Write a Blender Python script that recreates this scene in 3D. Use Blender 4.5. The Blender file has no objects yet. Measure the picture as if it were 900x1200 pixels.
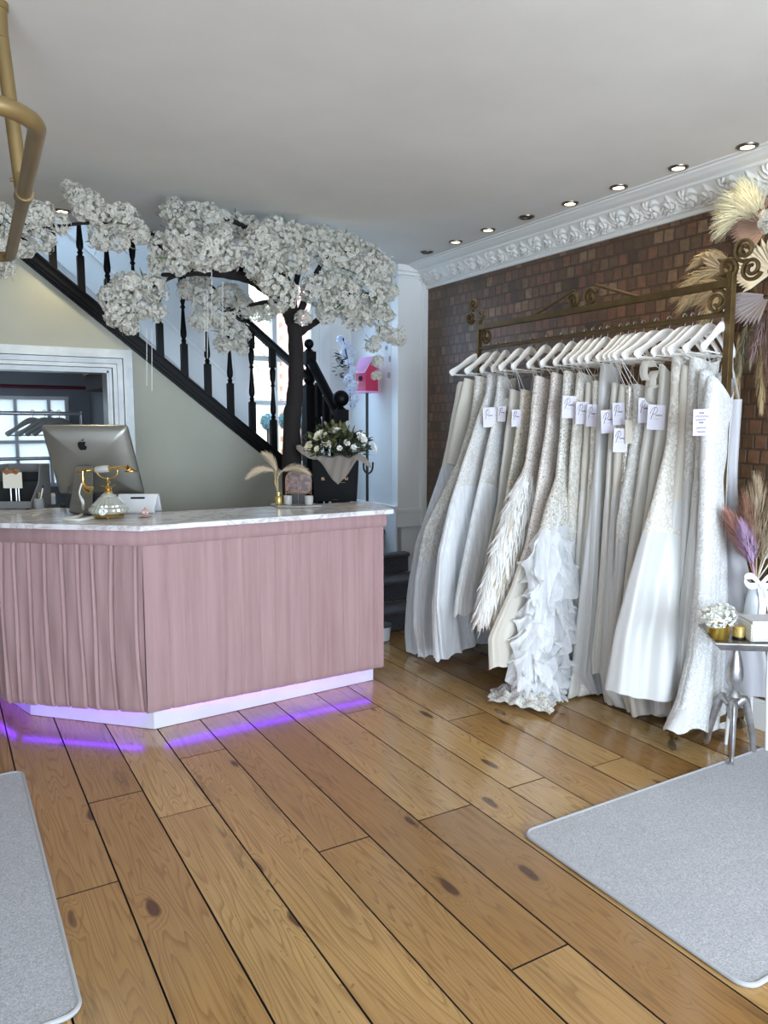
import bpy, bmesh, math, random
import numpy as np
from mathutils import Vector, Matrix, Euler

C = bpy.context.scene.collection
SC = bpy.context.scene
R = math.radians
random.seed(7)

# ---------------------------------------------------------------- camera
FOC, CX, CY, VPX, HZ, EYE = 890.0, 450.0, 600.0, -75.0, 498.0, 1.5
PITCH = math.atan((CY - HZ) / FOC)
YAW = math.atan((CX - VPX) / (FOC / math.cos(PITCH)))
cam = bpy.data.cameras.new('camera')
cam_o = bpy.data.objects.new('camera', cam)
C.objects.link(cam_o)
cam_o.location = (0, 0, EYE)
cam_o.rotation_euler = (math.pi / 2 - PITCH, 0, -YAW)
cam.sensor_fit = 'VERTICAL'
cam.sensor_height = 36.0
cam.lens = FOC / 1200.0 * 36.0
cam.clip_start = 0.05
SC.camera = cam_o
_F = Vector((math.sin(YAW) * math.cos(PITCH), math.cos(YAW) * math.cos(PITCH), -math.sin(PITCH)))
_R = Vector((math.cos(YAW), -math.sin(YAW), 0))
_U = _R.cross(_F)
_C = Vector((0, 0, EYE))
def ray(x, y): return _F + _R * ((x - CX) / FOC) - _U * ((y - CY) / FOC)
def at(x, y, z=0.0):
    d = ray(x, y); return _C + d * ((z - EYE) / d.z)
def onY(x, y, Y):
    d = ray(x, y); return _C + d * (Y / d.y)
def onX(x, y, X):
    d = ray(x, y); return _C + d * (X / d.x)
def onplane(x, y, p, n):
    d = ray(x, y); return _C + d * ((Vector(p) - _C).dot(n) / d.dot(n))
def proj(p):
    v = Vector(p) - _C; w = v.dot(_F)
    return (CX + FOC * v.dot(_R) / w, CY - FOC * v.dot(_U) / w)

# ---------------------------------------------------------------- world, daylight, exposure
SC.view_settings.view_transform = 'Standard'
SC.view_settings.look = 'None'
SC.view_settings.gamma = 1.0
SC.view_settings.use_curve_mapping = False
SC.view_settings.exposure = 0.0
w = bpy.data.worlds.new('sky'); SC.world = w; w.use_nodes = True
bg = w.node_tree.nodes['Background']
bg.inputs[0].default_value = (0.50, 0.72, 1.0, 1)
bg.inputs[1].default_value = 7.0
def area(name, loc, rot, sx, sy, energy, col=(1, 1, 1)):
    l = bpy.data.lights.new(name, 'AREA'); l.shape = 'RECTANGLE'; l.size = sx; l.size_y = sy
    l.energy = energy; l.color = col
    o = bpy.data.objects.new(name, l); C.objects.link(o); o.location = loc; o.rotation_euler = rot
    return o
# daylight entering through the shop window and glazed door behind the camera
area('shop_window_daylight', (1.75, -1.42, 1.35), (R(90), 0, 0), 2.7, 1.9, 138, (0.87, 0.945, 1.0))
area('shop_door_daylight', (-1.3, -1.42, 1.25), (R(90), 0, 0), 1.4, 2.1, 62, (0.90, 0.955, 1.0))
# sky light falling through the stair window onto the landing
area('stair_window_daylight', (2.52, 5.93, 1.95), (R(-66), 0, 0), .55, 1.0, 11, (0.36, 0.62, 1.0))
# added blue fill lamp under the closed stairwell roof, tints the upper flight wall
area('stairwell_blue_fill', (.55, 5.58, 4.3), (0, 0, 0), 1.6, .6, 30, (0.42, 0.66, 1.0))
sun = bpy.data.lights.new('sun', 'SUN'); sun.energy = 4.0; sun.angle = R(1.0); sun.color = (1.0, 0.94, 0.82)
sun_o = bpy.data.objects.new('sun', sun); C.objects.link(sun_o)
sun_o.rotation_euler = (R(38), 0, R(14))

# ---------------------------------------------------------------- helpers: materials
def lin(c):
    out = []
    for v in c[:3]:
        v = v / 255.0
        out.append(v / 12.92 if v <= 0.04045 else ((v + 0.055) / 1.055) ** 2.4)
    return (out[0], out[1], out[2], 1.0)
class NT:
    def __init__(s, name):
        s.m = bpy.data.materials.new(name); s.m.use_nodes = True
        s.t = s.m.node_tree; s.p = s.t.nodes['Principled BSDF']; s.out = s.t.nodes['Material Output']
    def n(s, typ, **kw):
        nd = s.t.nodes.new(typ)
        for k, v in kw.items():
            if k.startswith('i_'):
                key = k[2:]
                key = int(key) if key.isdigit() else key.replace('_', ' ')
                nd.inputs[key].default_value = v
            else: setattr(nd, k, v)
        return nd
    def l(s, a, b): s.t.links.new(a, b)
    def coord(s, kind='Object', scale=(1, 1, 1), rot=(0, 0, 0), loc=(0, 0, 0)):
        tc = s.n('ShaderNodeTexCoord'); mp = s.n('ShaderNodeMapping')
        mp.inputs['Scale'].default_value = scale; mp.inputs['Rotation'].default_value = rot; mp.inputs['Location'].default_value = loc
        s.l(tc.outputs[kind], mp.inputs['Vector']); return mp.outputs['Vector']
    def noise(s, vec, scale=5, detail=4, rough=.5, dist=0):
        nd = s.n('ShaderNodeTexNoise'); nd.inputs['Scale'].default_value = scale
        nd.inputs['Detail'].default_value = detail; nd.inputs['Roughness'].default_value = rough
        nd.inputs['Distortion'].default_value = dist
        s.l(vec, nd.inputs['Vector']); return nd.outputs['Fac']
    def ramp(s, fac, stops):
        nd = s.n('ShaderNodeValToRGB'); e = nd.color_ramp.elements
        while len(e) < len(stops): e.new(0.5)
        for i, (p, c) in enumerate(stops):
            e[i].position = p; e[i].color = lin(c) if len(c) == 3 else c
        s.l(fac, nd.inputs['Fac']); return nd.outputs['Color']
    def math(s, op, a, b=None, clamp=False):
        nd = s.n('ShaderNodeMath', operation=op); nd.use_clamp = clamp
        for i, v in enumerate((a, b)):
            if v is None: continue
            if isinstance(v, (int, float)): nd.inputs[i].default_value = v
            else: s.l(v, nd.inputs[i])
        return nd.outputs[0]
    def mix(s, fac, a, b, mode='MIX'):
        nd = s.n('ShaderNodeMix', data_type='RGBA', blend_type=mode)
        for key, v in ((0, fac), (6, a), (7, b)):
            if isinstance(v, (int, float)): nd.inputs[key].default_value = v
            elif isinstance(v, tuple): nd.inputs[key].default_value = lin(v) if len(v) == 3 else v
            else: s.l(v, nd.inputs[key])
        return nd.outputs[2]
    def bump(s, h, strength=.3, dist=.01):
        nd = s.n('ShaderNodeBump'); nd.inputs['Strength'].default_value = strength; nd.inputs['Distance'].default_value = dist
        s.l(h, nd.inputs['Height']); s.l(nd.outputs['Normal'], s.p.inputs['Normal'])
    def set(s, **kw):
        for k, v in kw.items():
            s.p.inputs[k.replace('_', ' ')].default_value = v
        return s
def mat(name, rgb, rough=.5, metal=0, rgb2=None, nscale=8, bump=0, bscale=60, sheen=0, coat=0, spec=.5, sub=0, alpha=1, stretch=(1, 1, 1)):
    s = NT(name)
    s.set(Roughness=rough, Metallic=metal)
    s.p.inputs['Base Color'].default_value = lin(rgb)
    s.p.inputs['Specular IOR Level'].default_value = spec
    if sheen: s.p.inputs['Sheen Weight'].default_value = sheen; s.p.inputs['Sheen Roughness'].default_value = .4
    if coat: s.p.inputs['Coat Weight'].default_value = coat; s.p.inputs['Coat Roughness'].default_value = .15
    v = None
    if rgb2 is not None or bump: v = s.coord('Object', stretch)
    if rgb2 is not None:
        f = s.noise(v, nscale, 5, .6)
        s.l(s.ramp(f, [(.35, rgb), (.68, rgb2)]), s.p.inputs['Base Color'])
    if bump: s.bump(s.noise(v, bscale, 4), bump, .006)
    if alpha < 1: s.p.inputs['Alpha'].default_value = alpha
    return s.m
def emis(name, rgb, strength):
    s = NT(name); s.p.inputs['Base Color'].default_value = (0, 0, 0, 1)
    s.p.inputs['Emission Color'].default_value = lin(rgb); s.p.inputs['Emission Strength'].default_value = strength
    return s.m
def glass(name, rgb=(240, 245, 245), rough=.02, ior=1.45):
    s = NT(name); s.set(Roughness=rough, IOR=ior); s.p.inputs['Base Color'].default_value = lin(rgb)
    s.p.inputs['Transmission Weight'].default_value = 1.0
    return s.m
def pane_mat(name):
    s = NT(name)
    tr = s.n('ShaderNodeBsdfTransparent'); gl = s.n('ShaderNodeBsdfGlossy'); gl.inputs['Roughness'].default_value = .02
    mx = s.n('ShaderNodeMixShader'); mx.inputs[0].default_value = .06
    s.l(tr.outputs[0], mx.inputs[1]); s.l(gl.outputs[0], mx.inputs[2]); s.l(mx.outputs[0], s.out.inputs['Surface'])
    return s.m

# ---------------------------------------------------------------- helpers: meshes
class MB:
    def __init__(s): s.v = []; s.f = []
    def add(s, vs, fs):
        b = len(s.v); s.v += [tuple(p) for p in vs]; s.f += [tuple(b + i for i in q) for q in fs]; return s
    def box(s, a, b, M=None):
        x0, y0, z0 = a; x1, y1, z1 = b
        vs = [(x0, y0, z0), (x1, y0, z0), (x1, y1, z0), (x0, y1, z0), (x0, y0, z1), (x1, y0, z1), (x1, y1, z1), (x0, y1, z1)]
        if M is not None: vs = [M @ Vector(p) for p in vs]
        return s.add(vs, [(0, 3, 2, 1), (4, 5, 6, 7), (0, 1, 5, 4), (1, 2, 6, 5), (2, 3, 7, 6), (3, 0, 4, 7)])
    def prism(s, poly, z0, z1, M=None):
        n = len(poly); vs = [(p[0], p[1], z0) for p in poly] + [(p[0], p[1], z1) for p in poly]
        if M is not None: vs = [M @ Vector(p) for p in vs]
        return s.add(vs, [tuple(reversed(range(n))), tuple(range(n, 2 * n))] + [(i, (i + 1) % n, n + (i + 1) % n, n + i) for i in range(n)])
    def lathe(s, prof, c=(0, 0, 0), n=20, M=None, cap=True):
        vs = []; fs = []
        for r, z in prof:
            for k in range(n):
                a = 2 * math.pi * k / n; vs.append(Vector((r * math.cos(a), r * math.sin(a), z)))
        m = len(prof)
        for j in range(m - 1):
            for k in range(n):
                k2 = (k + 1) % n; fs.append((j * n + k, j * n + k2, (j + 1) * n + k2, (j + 1) * n + k))
        if cap: fs.append(tuple(reversed(range(n)))); fs.append(tuple((m - 1) * n + k for k in range(n)))
        if M is not None: vs = [M @ p for p in vs]
        return s.add([p + Vector(c) for p in vs], fs)
    def tube(s, pts, r, n=10, cap=True, flat=1.0, up=None):
        pts = [Vector(p) for p in pts]; m = len(pts); vs = []; fs = []
        rs = r if isinstance(r, (list, tuple)) else [r] * m
        t0 = (pts[1] - pts[0]).normalized()
        u = Vector(up) if up is not None else (Vector((0, 0, 1)) if abs(t0.z) < .9 else Vector((1, 0, 0)))
        u = (u - t0 * u.dot(t0)).normalized()
        for i in range(m):
            t = (pts[min(i + 1, m - 1)] - pts[max(i - 1, 0)])
            t = t.normalized() if t.length > 1e-9 else t0
            u = u - t * u.dot(t)
            u = u.normalized() if u.length > 1e-6 else t.orthogonal().normalized()
            b = t.cross(u)
            for k in range(n):
                a = 2 * math.pi * k / n
                vs.append(pts[i] + (u * math.cos(a) + b * math.sin(a) * flat) * rs[i])
        for i in range(m - 1):
            for k in range(n):
                k2 = (k + 1) % n; fs.append((i * n + k, i * n + k2, (i + 1) * n + k2, (i + 1) * n + k))
        if cap: fs.append(tuple(reversed(range(n)))); fs.append(tuple((m - 1) * n + k for k in range(n)))
        return s.add(vs, fs)
    def ribbon(s, pts, w, side):
        """flat strip along pts; side = width direction, w = half width(s)"""
        pts = [Vector(p) for p in pts]; m = len(pts); sd = Vector(side).normalized()
        ws = w if isinstance(w, (list, tuple)) else [w] * m
        vs = []
        for i in range(m): vs += [pts[i] - sd * ws[i], pts[i] + sd * ws[i]]
        return s.add(vs, [(2 * i, 2 * i + 1, 2 * i + 3, 2 * i + 2) for i in range(m - 1)])
    def grid(s, fn, nu, nv, closed=False):
        vs = [fn(i / nu, j / nv) for j in range(nv + 1) for i in range(nu + (0 if closed else 1))]
        W = nu if closed else nu + 1; fs = []
        for j in range(nv):
            for i in range(nu):
                i2 = (i + 1) % W if closed else i + 1
                fs.append((j * W + i, j * W + i2, (j + 1) * W + i2, (j + 1) * W + i))
        return s.add(vs, fs)
    def sphere(s, c, r, nu=18, nv=10, sc=(1, 1, 1)):
        c = Vector(c)
        return s.grid(lambda a, b: c + Vector((sc[0] * r * math.cos(2 * math.pi * a) * math.sin(math.pi * (0.001 + .998 * b)), sc[1] * r * math.sin(2 * math.pi * a) * math.sin(math.pi * (0.001 + .998 * b)), -sc[2] * r * math.cos(math.pi * b))), nu, nv, True)
    def mesh(s, name, mats, smooth=True, angle=40):
        me = bpy.data.meshes.new(name); me.from_pydata(s.v, [], s.f)
        for m in (mats if isinstance(mats, (list, tuple)) else [mats]): me.materials.append(m)
        if smooth:
            me.polygons.foreach_set('use_smooth', [True] * len(me.polygons))
            if angle: me.set_sharp_from_angle(angle=R(angle))
        me.update(); return me
    def build(s, name, m, parent=None, smooth=True, angle=40, bevel=0, origin=None):
        """link as ONE mesh object; with a parent the given world coordinates are kept"""
        if origin is not None:
            o0 = Vector(origin); s.v = [tuple(Vector(p) - o0) for p in s.v]
        ob = bpy.data.objects.new(name, s.mesh(name, m, smooth, angle)); C.objects.link(ob)
        if origin is not None: ob.location = origin
        if parent is not None:
            ob.parent = parent
            ob.matrix_parent_inverse = world_of(parent).inverted()
        if bevel:
            b = ob.modifiers.new('bevel', 'BEVEL'); b.width = bevel; b.segments = 2; b.limit_method = 'ANGLE'; b.angle_limit = R(35)
        return ob
def world_of(o):
    M = Matrix.LocRotScale(o.location, o.rotation_euler, o.scale)
    if o.parent: return world_of(o.parent) @ o.matrix_parent_inverse @ M
    return M
def tag(o, label=None, cat=None, group=None, kind=None):
    if label: o['label'] = label
    if cat: o['category'] = cat
    if group: o['group'] = group
    if kind: o['kind'] = kind
    return o
def empty(name, loc, label, cat, group=None, rz=0):
    o = bpy.data.objects.new(name, None); C.objects.link(o); o.location = loc; o.rotation_euler = (0, 0, rz)
    o.empty_display_size = .05
    return tag(o, label, cat, group)
def struct(o): o['kind'] = 'structure'; return o
def copy_tree(o, parent=None):
    c = o.copy(); C.objects.link(c)
    if parent is not None: c.parent = parent
    for ch in [k for k in C.objects if k.parent == o]: copy_tree(ch, c)
    return c
def frame(p, x, y, z):
    x, y, z = Vector(x), Vector(y), Vector(z)
    return Matrix(((x.x, y.x, z.x, p[0]), (x.y, y.y, z.y, p[1]), (x.z, y.z, z.z, p[2]), (0, 0, 0, 1)))
def lerp(a, b, t): return a + (b - a) * t
def interp(t, xs, ys): return float(np.interp(t, xs, ys))
def sstep(a, b, x):
    t = min(1, max(0, (x - a) / (b - a))); return t * t * (3 - 2 * t)
def text_mb(body, size, M):
    cu = bpy.data.curves.new('t', 'FONT'); cu.body = body; cu.size = size; cu.align_x = 'CENTER'; cu.extrude = .0005
    ob = bpy.data.objects.new('t', cu); C.objects.link(ob)
    dg = bpy.context.evaluated_depsgraph_get(); dg.update()
    me = bpy.data.meshes.new_from_object(ob.evaluated_get(dg))
    mb = MB(); mb.add([M @ v.co for v in me.vertices], [tuple(p.vertices) for p in me.polygons])
    bpy.data.objects.remove(ob); bpy.data.meshes.remove(me); bpy.data.curves.remove(cu)
    return mb
# ================================================================ THE SETTING
CEIL = 2.74; XW = 3.45; YB = 5.15; YP = 5.21; YS = 6.0; XR = 3.18; YST = 7.6
# ---- floor boards
fm = NT('pine_boards')
sep = fm.n('ShaderNodeVertexColor', layer_name='board')
sc_ = fm.n('ShaderNodeSeparateColor'); fm.l(sep.outputs['Color'], sc_.inputs[0])
tc = fm.n('ShaderNodeTexCoord'); sx = fm.n('ShaderNodeSeparateXYZ'); fm.l(tc.outputs['Object'], sx.inputs[0])
def cmb(x, y, z):
    c = fm.n('ShaderNodeCombineXYZ')
    for i, v in enumerate((x, y, z)):
        if isinstance(v, (int, float)): c.inputs[i].default_value = v
        else: fm.l(v, c.inputs[i])
    return c.outputs[0]
offy = fm.math('ADD', sx.outputs['Y'], fm.math('MULTIPLY', sc_.outputs[0], 53.0))
zoff = fm.math('MULTIPLY', sc_.outputs[1], 31.0)
# knots
kv = cmb(fm.math('MULTIPLY', sx.outputs['X'], 4.6), fm.math('MULTIPLY', offy, 1.55), zoff)
vor = fm.n('ShaderNodeTexVoronoi', voronoi_dimensions='3D', i_Scale=1.5, i_Randomness=1.0)
wob = fm.n('ShaderNodeTexNoise', i_Scale=9.0); fm.l(cmb(sx.outputs['X'], offy, zoff), wob.inputs['Vector'])
wv = fm.n('ShaderNodeVectorMath', operation='MULTIPLY_ADD'); fm.l(wob.outputs['Color'], wv.inputs[0]); wv.inputs[1].default_value = (.12, .12, 0); fm.l(kv, wv.inputs[2])
fm.l(wv.outputs[0], vor.inputs['Vector'])
kd = vor.outputs['Distance']
near = fm.math('SUBTRACT', 1.0, fm.math('DIVIDE', kd, .30), True)
knot = fm.ramp(kd, [(.10, (255, 255, 255)), (.15, (70, 70, 70)), (.24, (0, 0, 0))])
# grain
gv = cmb(fm.math('MULTIPLY', sx.outputs['X'], 1.0), fm.math('MULTIPLY', offy, .085), zoff)
gn = fm.n('ShaderNodeTexNoise', i_Scale=4.2, i_Detail=3.0, i_Roughness=.55); fm.l(gv, gn.inputs['Vector'])
ringx = fm.math('ADD', fm.math('MULTIPLY', gn.outputs['Fac'], 15.0), fm.math('ADD', fm.math('MULTIPLY', near, 1.9), fm.math('MULTIPLY', sx.outputs['X'], 6.0)))
ring = fm.math('FRACT', fm.math('MULTIPLY', ringx, 2.6))
ringc = fm.ramp(ring, [(0, (0, 0, 0)), (.55, (60, 60, 60)), (.9, (205, 205, 205)), (1, (0, 0, 0))])
fine = fm.n('ShaderNodeTexNoise', i_Scale=1.0, i_Detail=3.0); fm.l(cmb(fm.math('MULTIPLY', sx.outputs['X'], 170.0), fm.math('MULTIPLY', offy, 3.0), zoff), fine.inputs['Vector'])
base = fm.ramp(sc_.outputs[2], [(0, (154, 114, 66)), (.5, (182, 142, 88)), (1, (204, 168, 110))])
col = fm.mix(fm.math('MULTIPLY', ringc, .85), base, (112, 74, 38))
col = fm.mix(fm.math('MULTIPLY', fm.ramp(fine.outputs['Fac'], [(.4, (0, 0, 0)), (.75, (255, 255, 255))]), .42), col, (128, 92, 54))
big = fm.n('ShaderNodeTexNoise', i_Scale=1.0, i_Detail=4.0, i_Roughness=.6); fm.l(cmb(fm.math('MULTIPLY', sx.outputs['X'], 3.0), fm.math('MULTIPLY', offy, .9), zoff), big.inputs['Vector'])
col = fm.mix(fm.ramp(big.outputs['Fac'], [(.42, (0, 0, 0)), (.72, (170, 170, 170))]), col, (134, 98, 60))
# worn dark grime streaks
st = fm.n('ShaderNodeTexNoise', i_Scale=1.0, i_Detail=6.0, i_Roughness=.7); fm.l(cmb(fm.math('MULTIPLY', sx.outputs['X'], 9.0), fm.math('MULTIPLY', offy, 1.3), zoff), st.inputs['Vector'])
col = fm.mix(fm.ramp(st.outputs['Fac'], [(.58, (0, 0, 0)), (.74, (200, 200, 200))]), col, (66, 50, 34))
col = fm.mix(fm.math('MULTIPLY', knot, .85), col, (66, 34, 18))
sp = fm.n('ShaderNodeTexNoise', i_Scale=55.0, i_Detail=1.0); fm.l(cmb(sx.outputs['X'], offy, zoff), sp.inputs['Vector'])
col = fm.mix(fm.ramp(sp.outputs['Fac'], [(.74, (0, 0, 0)), (.78, (170, 170, 170))]), col, (70, 44, 26))
fm.l(col, fm.p.inputs['Base Color'])
fm.l(fm.ramp(big.outputs['Fac'], [(.3, (96, 96, 96)), (.8, (126, 126, 126))]), fm.p.inputs['Roughness'])
fm.set(Specular_IOR_Level=.5, Coat_Weight=.35, Coat_Roughness=.22)
fm.bump(fm.math('SUBTRACT', fine.outputs['Fac'], fm.math('MULTIPLY', ringc, .6)), .12, .002)
gap_m = mat('dark_gap', (38, 24, 14), .9)
edges_x = [.212, .436, .65, .862, 1.08, 1.287, 1.50, 1.752, 1.965, 2.165, 2.41, 2.61, 2.82, 3.03, 3.24, 3.46]
xs = list(edges_x); x = .212
while x > -2.7: x -= .222; xs.insert(0, x)
joints = {.212: [2.48, 5.2], .436: [3.08, .9], .65: [2.82, 5.0], .862: [3.3, .4], 1.08: [2.30, 5.1], 1.287: [1.5, 3.9], 1.50: [2.30, 4.6], 1.752: [.9, 3.4], 1.965: [2.33, 5.0], 2.165: [3.05, 1.2], 2.41: [2.3, 4.4]}
fb = MB(); cols = []; sides = []
rnd = random.Random(3)
for i in range(len(xs) - 1):
    xa, xb = xs[i], xs[i + 1]
    js = sorted(joints.get(xa, [rnd.uniform(0, 2), rnd.uniform(2.6, 5.5)]) + [-1.7, 8.0])
    for a, b in zip(js[:-1], js[1:]):
        g = .0019
        c = (rnd.random(), rnd.random(), min(1, max(0, rnd.gauss(.5, .26))), 1)
        n0 = len(fb.f)
        zj = rnd.uniform(-.0012, 0)
        e = .0012
        vs = [(xa + g, a + g * .6, -.014), (xb - g, a + g * .6, -.014), (xb - g, b - g * .6, -.014), (xa + g, b - g * .6, -.014),
              (xa + g + e, a + g + e, zj), (xb - g - e, a + g + e, zj), (xb - g - e, b - g - e, zj), (xa + g + e, b - g - e, zj)]
        fb.add(vs, [(4, 5, 6, 7), (0, 1, 5, 4), (1, 2, 6, 5), (2, 3, 7, 6), (3, 0, 4, 7)])
        cols += [c] * (len(fb.f) - n0); sides += list(range(n0 + 1, len(fb.f)))
nb = len(fb.f)
fb.add([(-2.8, -1.8, -.012), (3.5, -1.8, -.012), (3.5, 8.1, -.012), (-2.8, 8.1, -.012)], [(0, 1, 2, 3)]); cols.append((0, 0, 0, 1))
# nail heads in pairs over the joists
floor = fb.build('floor', [fm.m, gap_m], smooth=False); struct(floor)
ca = floor.data.color_attributes.new('board', 'FLOAT_COLOR', 'CORNER')
for p in floor.data.polygons:
    for li in p.loop_indices: ca.data[li].color = cols[p.index]
floor.data.polygons[nb].material_index = 1
for q in sides: floor.data.polygons[q].material_index = 1

# ---- plain plaster materials
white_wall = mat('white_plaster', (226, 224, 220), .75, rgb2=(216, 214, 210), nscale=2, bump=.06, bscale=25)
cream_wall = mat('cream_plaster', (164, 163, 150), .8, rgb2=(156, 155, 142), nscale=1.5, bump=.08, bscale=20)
ceil_m = mat('ceiling_paint', (218, 214, 206), .85, rgb2=(208, 204, 196), nscale=1.2, bump=.05, bscale=14)
gloss_white = mat('white_gloss_paint', (232, 231, 228), .35, bump=.03, bscale=30)
dark_room = mat('slate_grey_paint', (126, 128, 136), .8, rgb2=(116, 118, 126), nscale=2)
black_paint = mat('black_gloss_paint', (7, 6, 7), .45, spec=.14)
# ---- brick wall
bm_ = NT('old_brick')
tcb = bm_.n('ShaderNodeTexCoord'); sb = bm_.n('ShaderNodeSeparateXYZ'); bm_.l(tcb.outputs['Object'], sb.inputs[0])
cb = bm_.n('ShaderNodeCombineXYZ'); bm_.l(sb.outputs['Y'], cb.inputs[0]); bm_.l(sb.outputs['Z'], cb.inputs[1])
wn = bm_.n('ShaderNodeTexNoise', i_Scale=14.0, i_Detail=2.0); bm_.l(cb.outputs[0], wn.inputs['Vector'])
wm = bm_.n('ShaderNodeVectorMath', operation='MULTIPLY_ADD'); bm_.l(wn.outputs['Color'], wm.inputs[0]); wm.inputs[1].default_value = (.012, .012, 0); bm_.l(cb.outputs[0], wm.inputs[2])
br = bm_.n('ShaderNodeTexBrick', offset=.5, squash=1.0, squash_frequency=2, offset_frequency=2)
br.inputs['Scale'].default_value = 1.0; br.inputs['Brick Width'].default_value = .070; br.inputs['Row Height'].default_value = .073
br.inputs['Mortar Size'].default_value = .0065; br.inputs['Mortar Smooth'].default_value = .35; br.inputs['Bias'].default_value = 0
br.inputs['Color1'].default_value = (0, 0, 0, 1); br.inputs['Color2'].default_value = (1, 1, 1, 1); br.inputs['Mortar'].default_value = (.5, .5, .5, 1)
bm_.l(wm.outputs[0], br.inputs['Vector'])
bc = bm_.ramp(br.outputs['Color'], [(0, (74, 54, 39)), (.3, (104, 76, 53)), (.55, (124, 84, 60)), (.8, (90, 66, 48)), (1, (142, 112, 82))])
mot = bm_.noise(cb.outputs[0], 26, 5, .65)
bc = bm_.mix(bm_.ramp(mot, [(.4, (0, 0, 0)), (.7, (200, 200, 200))]), bc, (58, 42, 32))
bl = bm_.noise(cb.outputs[0], 1.6, 3, .5)
bc = bm_.mix(bm_.ramp(bl, [(.4, (0, 0, 0)), (.65, (120, 120, 120))]), bc, (122, 96, 68))
bc = bm_.mix(br.outputs['Fac'], bc, (78, 60, 45))
bm_.l(bc, bm_.p.inputs['Base Color']); bm_.set(Roughness=.46)
hb = bm_.math('SUBTRACT', bm_.math('MULTIPLY', mot, .35), br.outputs['Fac'])
bm_.bump(hb, .8, .012)
brick_m = bm_.m
# ---- walls
struct(MB().box((XW, -1.7, -.02), (XW + .12, YP + .06, CEIL + .02)).build('wall_right', brick_m, smooth=False))
struct(MB().box((-2.75, -1.7, -.02), (-2.63, YST + .1, CEIL + .02)).build('wall_left', brick_m, smooth=False))
wf = MB()
for a, b in (((-2.75, -1.75, -.02), (-2.1, -1.6, CEIL)), ((-.5, -1.75, -.02), (.05, -1.6, CEIL)), ((3.15, -1.75, -.02), (3.57, -1.6, CEIL)),
             ((.05, -1.75, -.02), (3.15, -1.6, .38)), ((-2.1, -1.75, 2.35), (-.5, -1.6, CEIL)), ((.05, -1.75, 2.35), (3.15, -1.6, CEIL))): wf.box(a, b)
wf.box((-2.75, -3.4, 2.5), (3.57, -1.75, 2.58))  # unseen awning slab, added to keep the sun out of the front openings
struct(wf.build('wall_front', mat('warm_grey_paint', (150, 146, 140), .8), smooth=False))
SL0, SL1 = onY(318, 530, YB), onY(35, 298, YB)
SLOPE = (SL1.z - SL0.z) / (SL0.x - SL1.x)
def string_z(x): return SL0.z + (SL0.x - x) * SLOPE
# spandrel wall with the doorway
dr_o = onY(157, 500, YB).x; dr_i = onY(128, 470, YB).x; dt_o = onY(100, 408, YB).z; dt_i = onY(100, 434, YB).z
dl_i = -.12; dl_o = dl_i - (dr_o - dr_i)
xc_ = SL0.x - (CEIL - SL0.z) / SLOPE
sw = MB()
T = Matrix(((1, 0, 0, 0), (0, 0, 1, 0), (0, 1, 0, 0), (0, 0, 0, 1)))   # prism in xz, along y
def wpoly(mb, pts, y0, y1): mb.prism([(p[0], p[1]) for p in pts], y0, y1, T)
Y0, Y1 = YB, YB + .1
wpoly(sw, [(-2.7, 0), (dl_i, 0), (dl_i, CEIL + .02), (-2.7, CEIL + .02)], Y0, Y1)
pts = [(dl_i, dt_i), (dr_i, dt_i), (dr_i, string_z(dr_i)), (xc_, CEIL), (dl_i, CEIL + .02)]
wpoly(sw, pts, Y0, Y1)
wpoly(sw, [(dr_i, 0), (2.42, 0), (2.42, string_z(2.42)), (dr_i, string_z(dr_i))], Y0, Y1)
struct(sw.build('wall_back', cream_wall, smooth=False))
# door architrave (stepped moulding) and lining
da = MB()
steps = [(0, .040, .020), (.040, .062, .048), (.066, .10, .036), (.104, .128, .044), (.132, 1, .026)]
Wd = dr_o - dr_i
for a, b, th in steps:
    a = a / .15 * Wd if a < 1 else Wd; b = min(b / .15, 1) * Wd
    xo, xi = dr_o - a, dr_o - b; zo, zi = dt_o - a * (dt_o - dt_i) / Wd, dt_o - b * (dt_o - dt_i) / Wd
    lo, li = dl_o + a, dl_o + b
    da.box((xi, YB - th, 0), (xo, YB, zo)); da.box((lo, YB - th, 0), (li, YB, zo)); da.box((li, YB - th, zi), (xi, YB, zo))
da.box((dr_i - .012, YB - .02, 0), (dr_i + .004, YB + .14, dt_i)); da.box((dl_i - .004, YB - .02, 0), (dl_i + .012, YB + .14, dt_i)); da.box((dl_i, YB - .02, dt_i - .012), (dr_i, YB + .14, dt_i + .004))
arch_m = mat('distressed_white_paint', (194, 196, 194), .3, rgb2=(170, 173, 173), nscale=7, bump=.08, bscale=40)
struct(da.build('door_1', arch_m, smooth=False))
# stairwell shell
ss = MB()
wl, wr_, wb, wt = onY(287, 450, YS).x, onY(374, 400, YS).x, onY(300, 548, YS).z, onY(300, 322, YS).z
HW = 4.4
ss.box((-.6, YS, -.0), (wl, YS + .12, HW)); ss.box((wr_, YS, 0), (XR + .1, YS + .12, HW)); ss.box((wl, YS, 0), (wr_, YS + .12, wb)); ss.box((wl, YS, wt), (wr_, YS + .12, HW))
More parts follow.
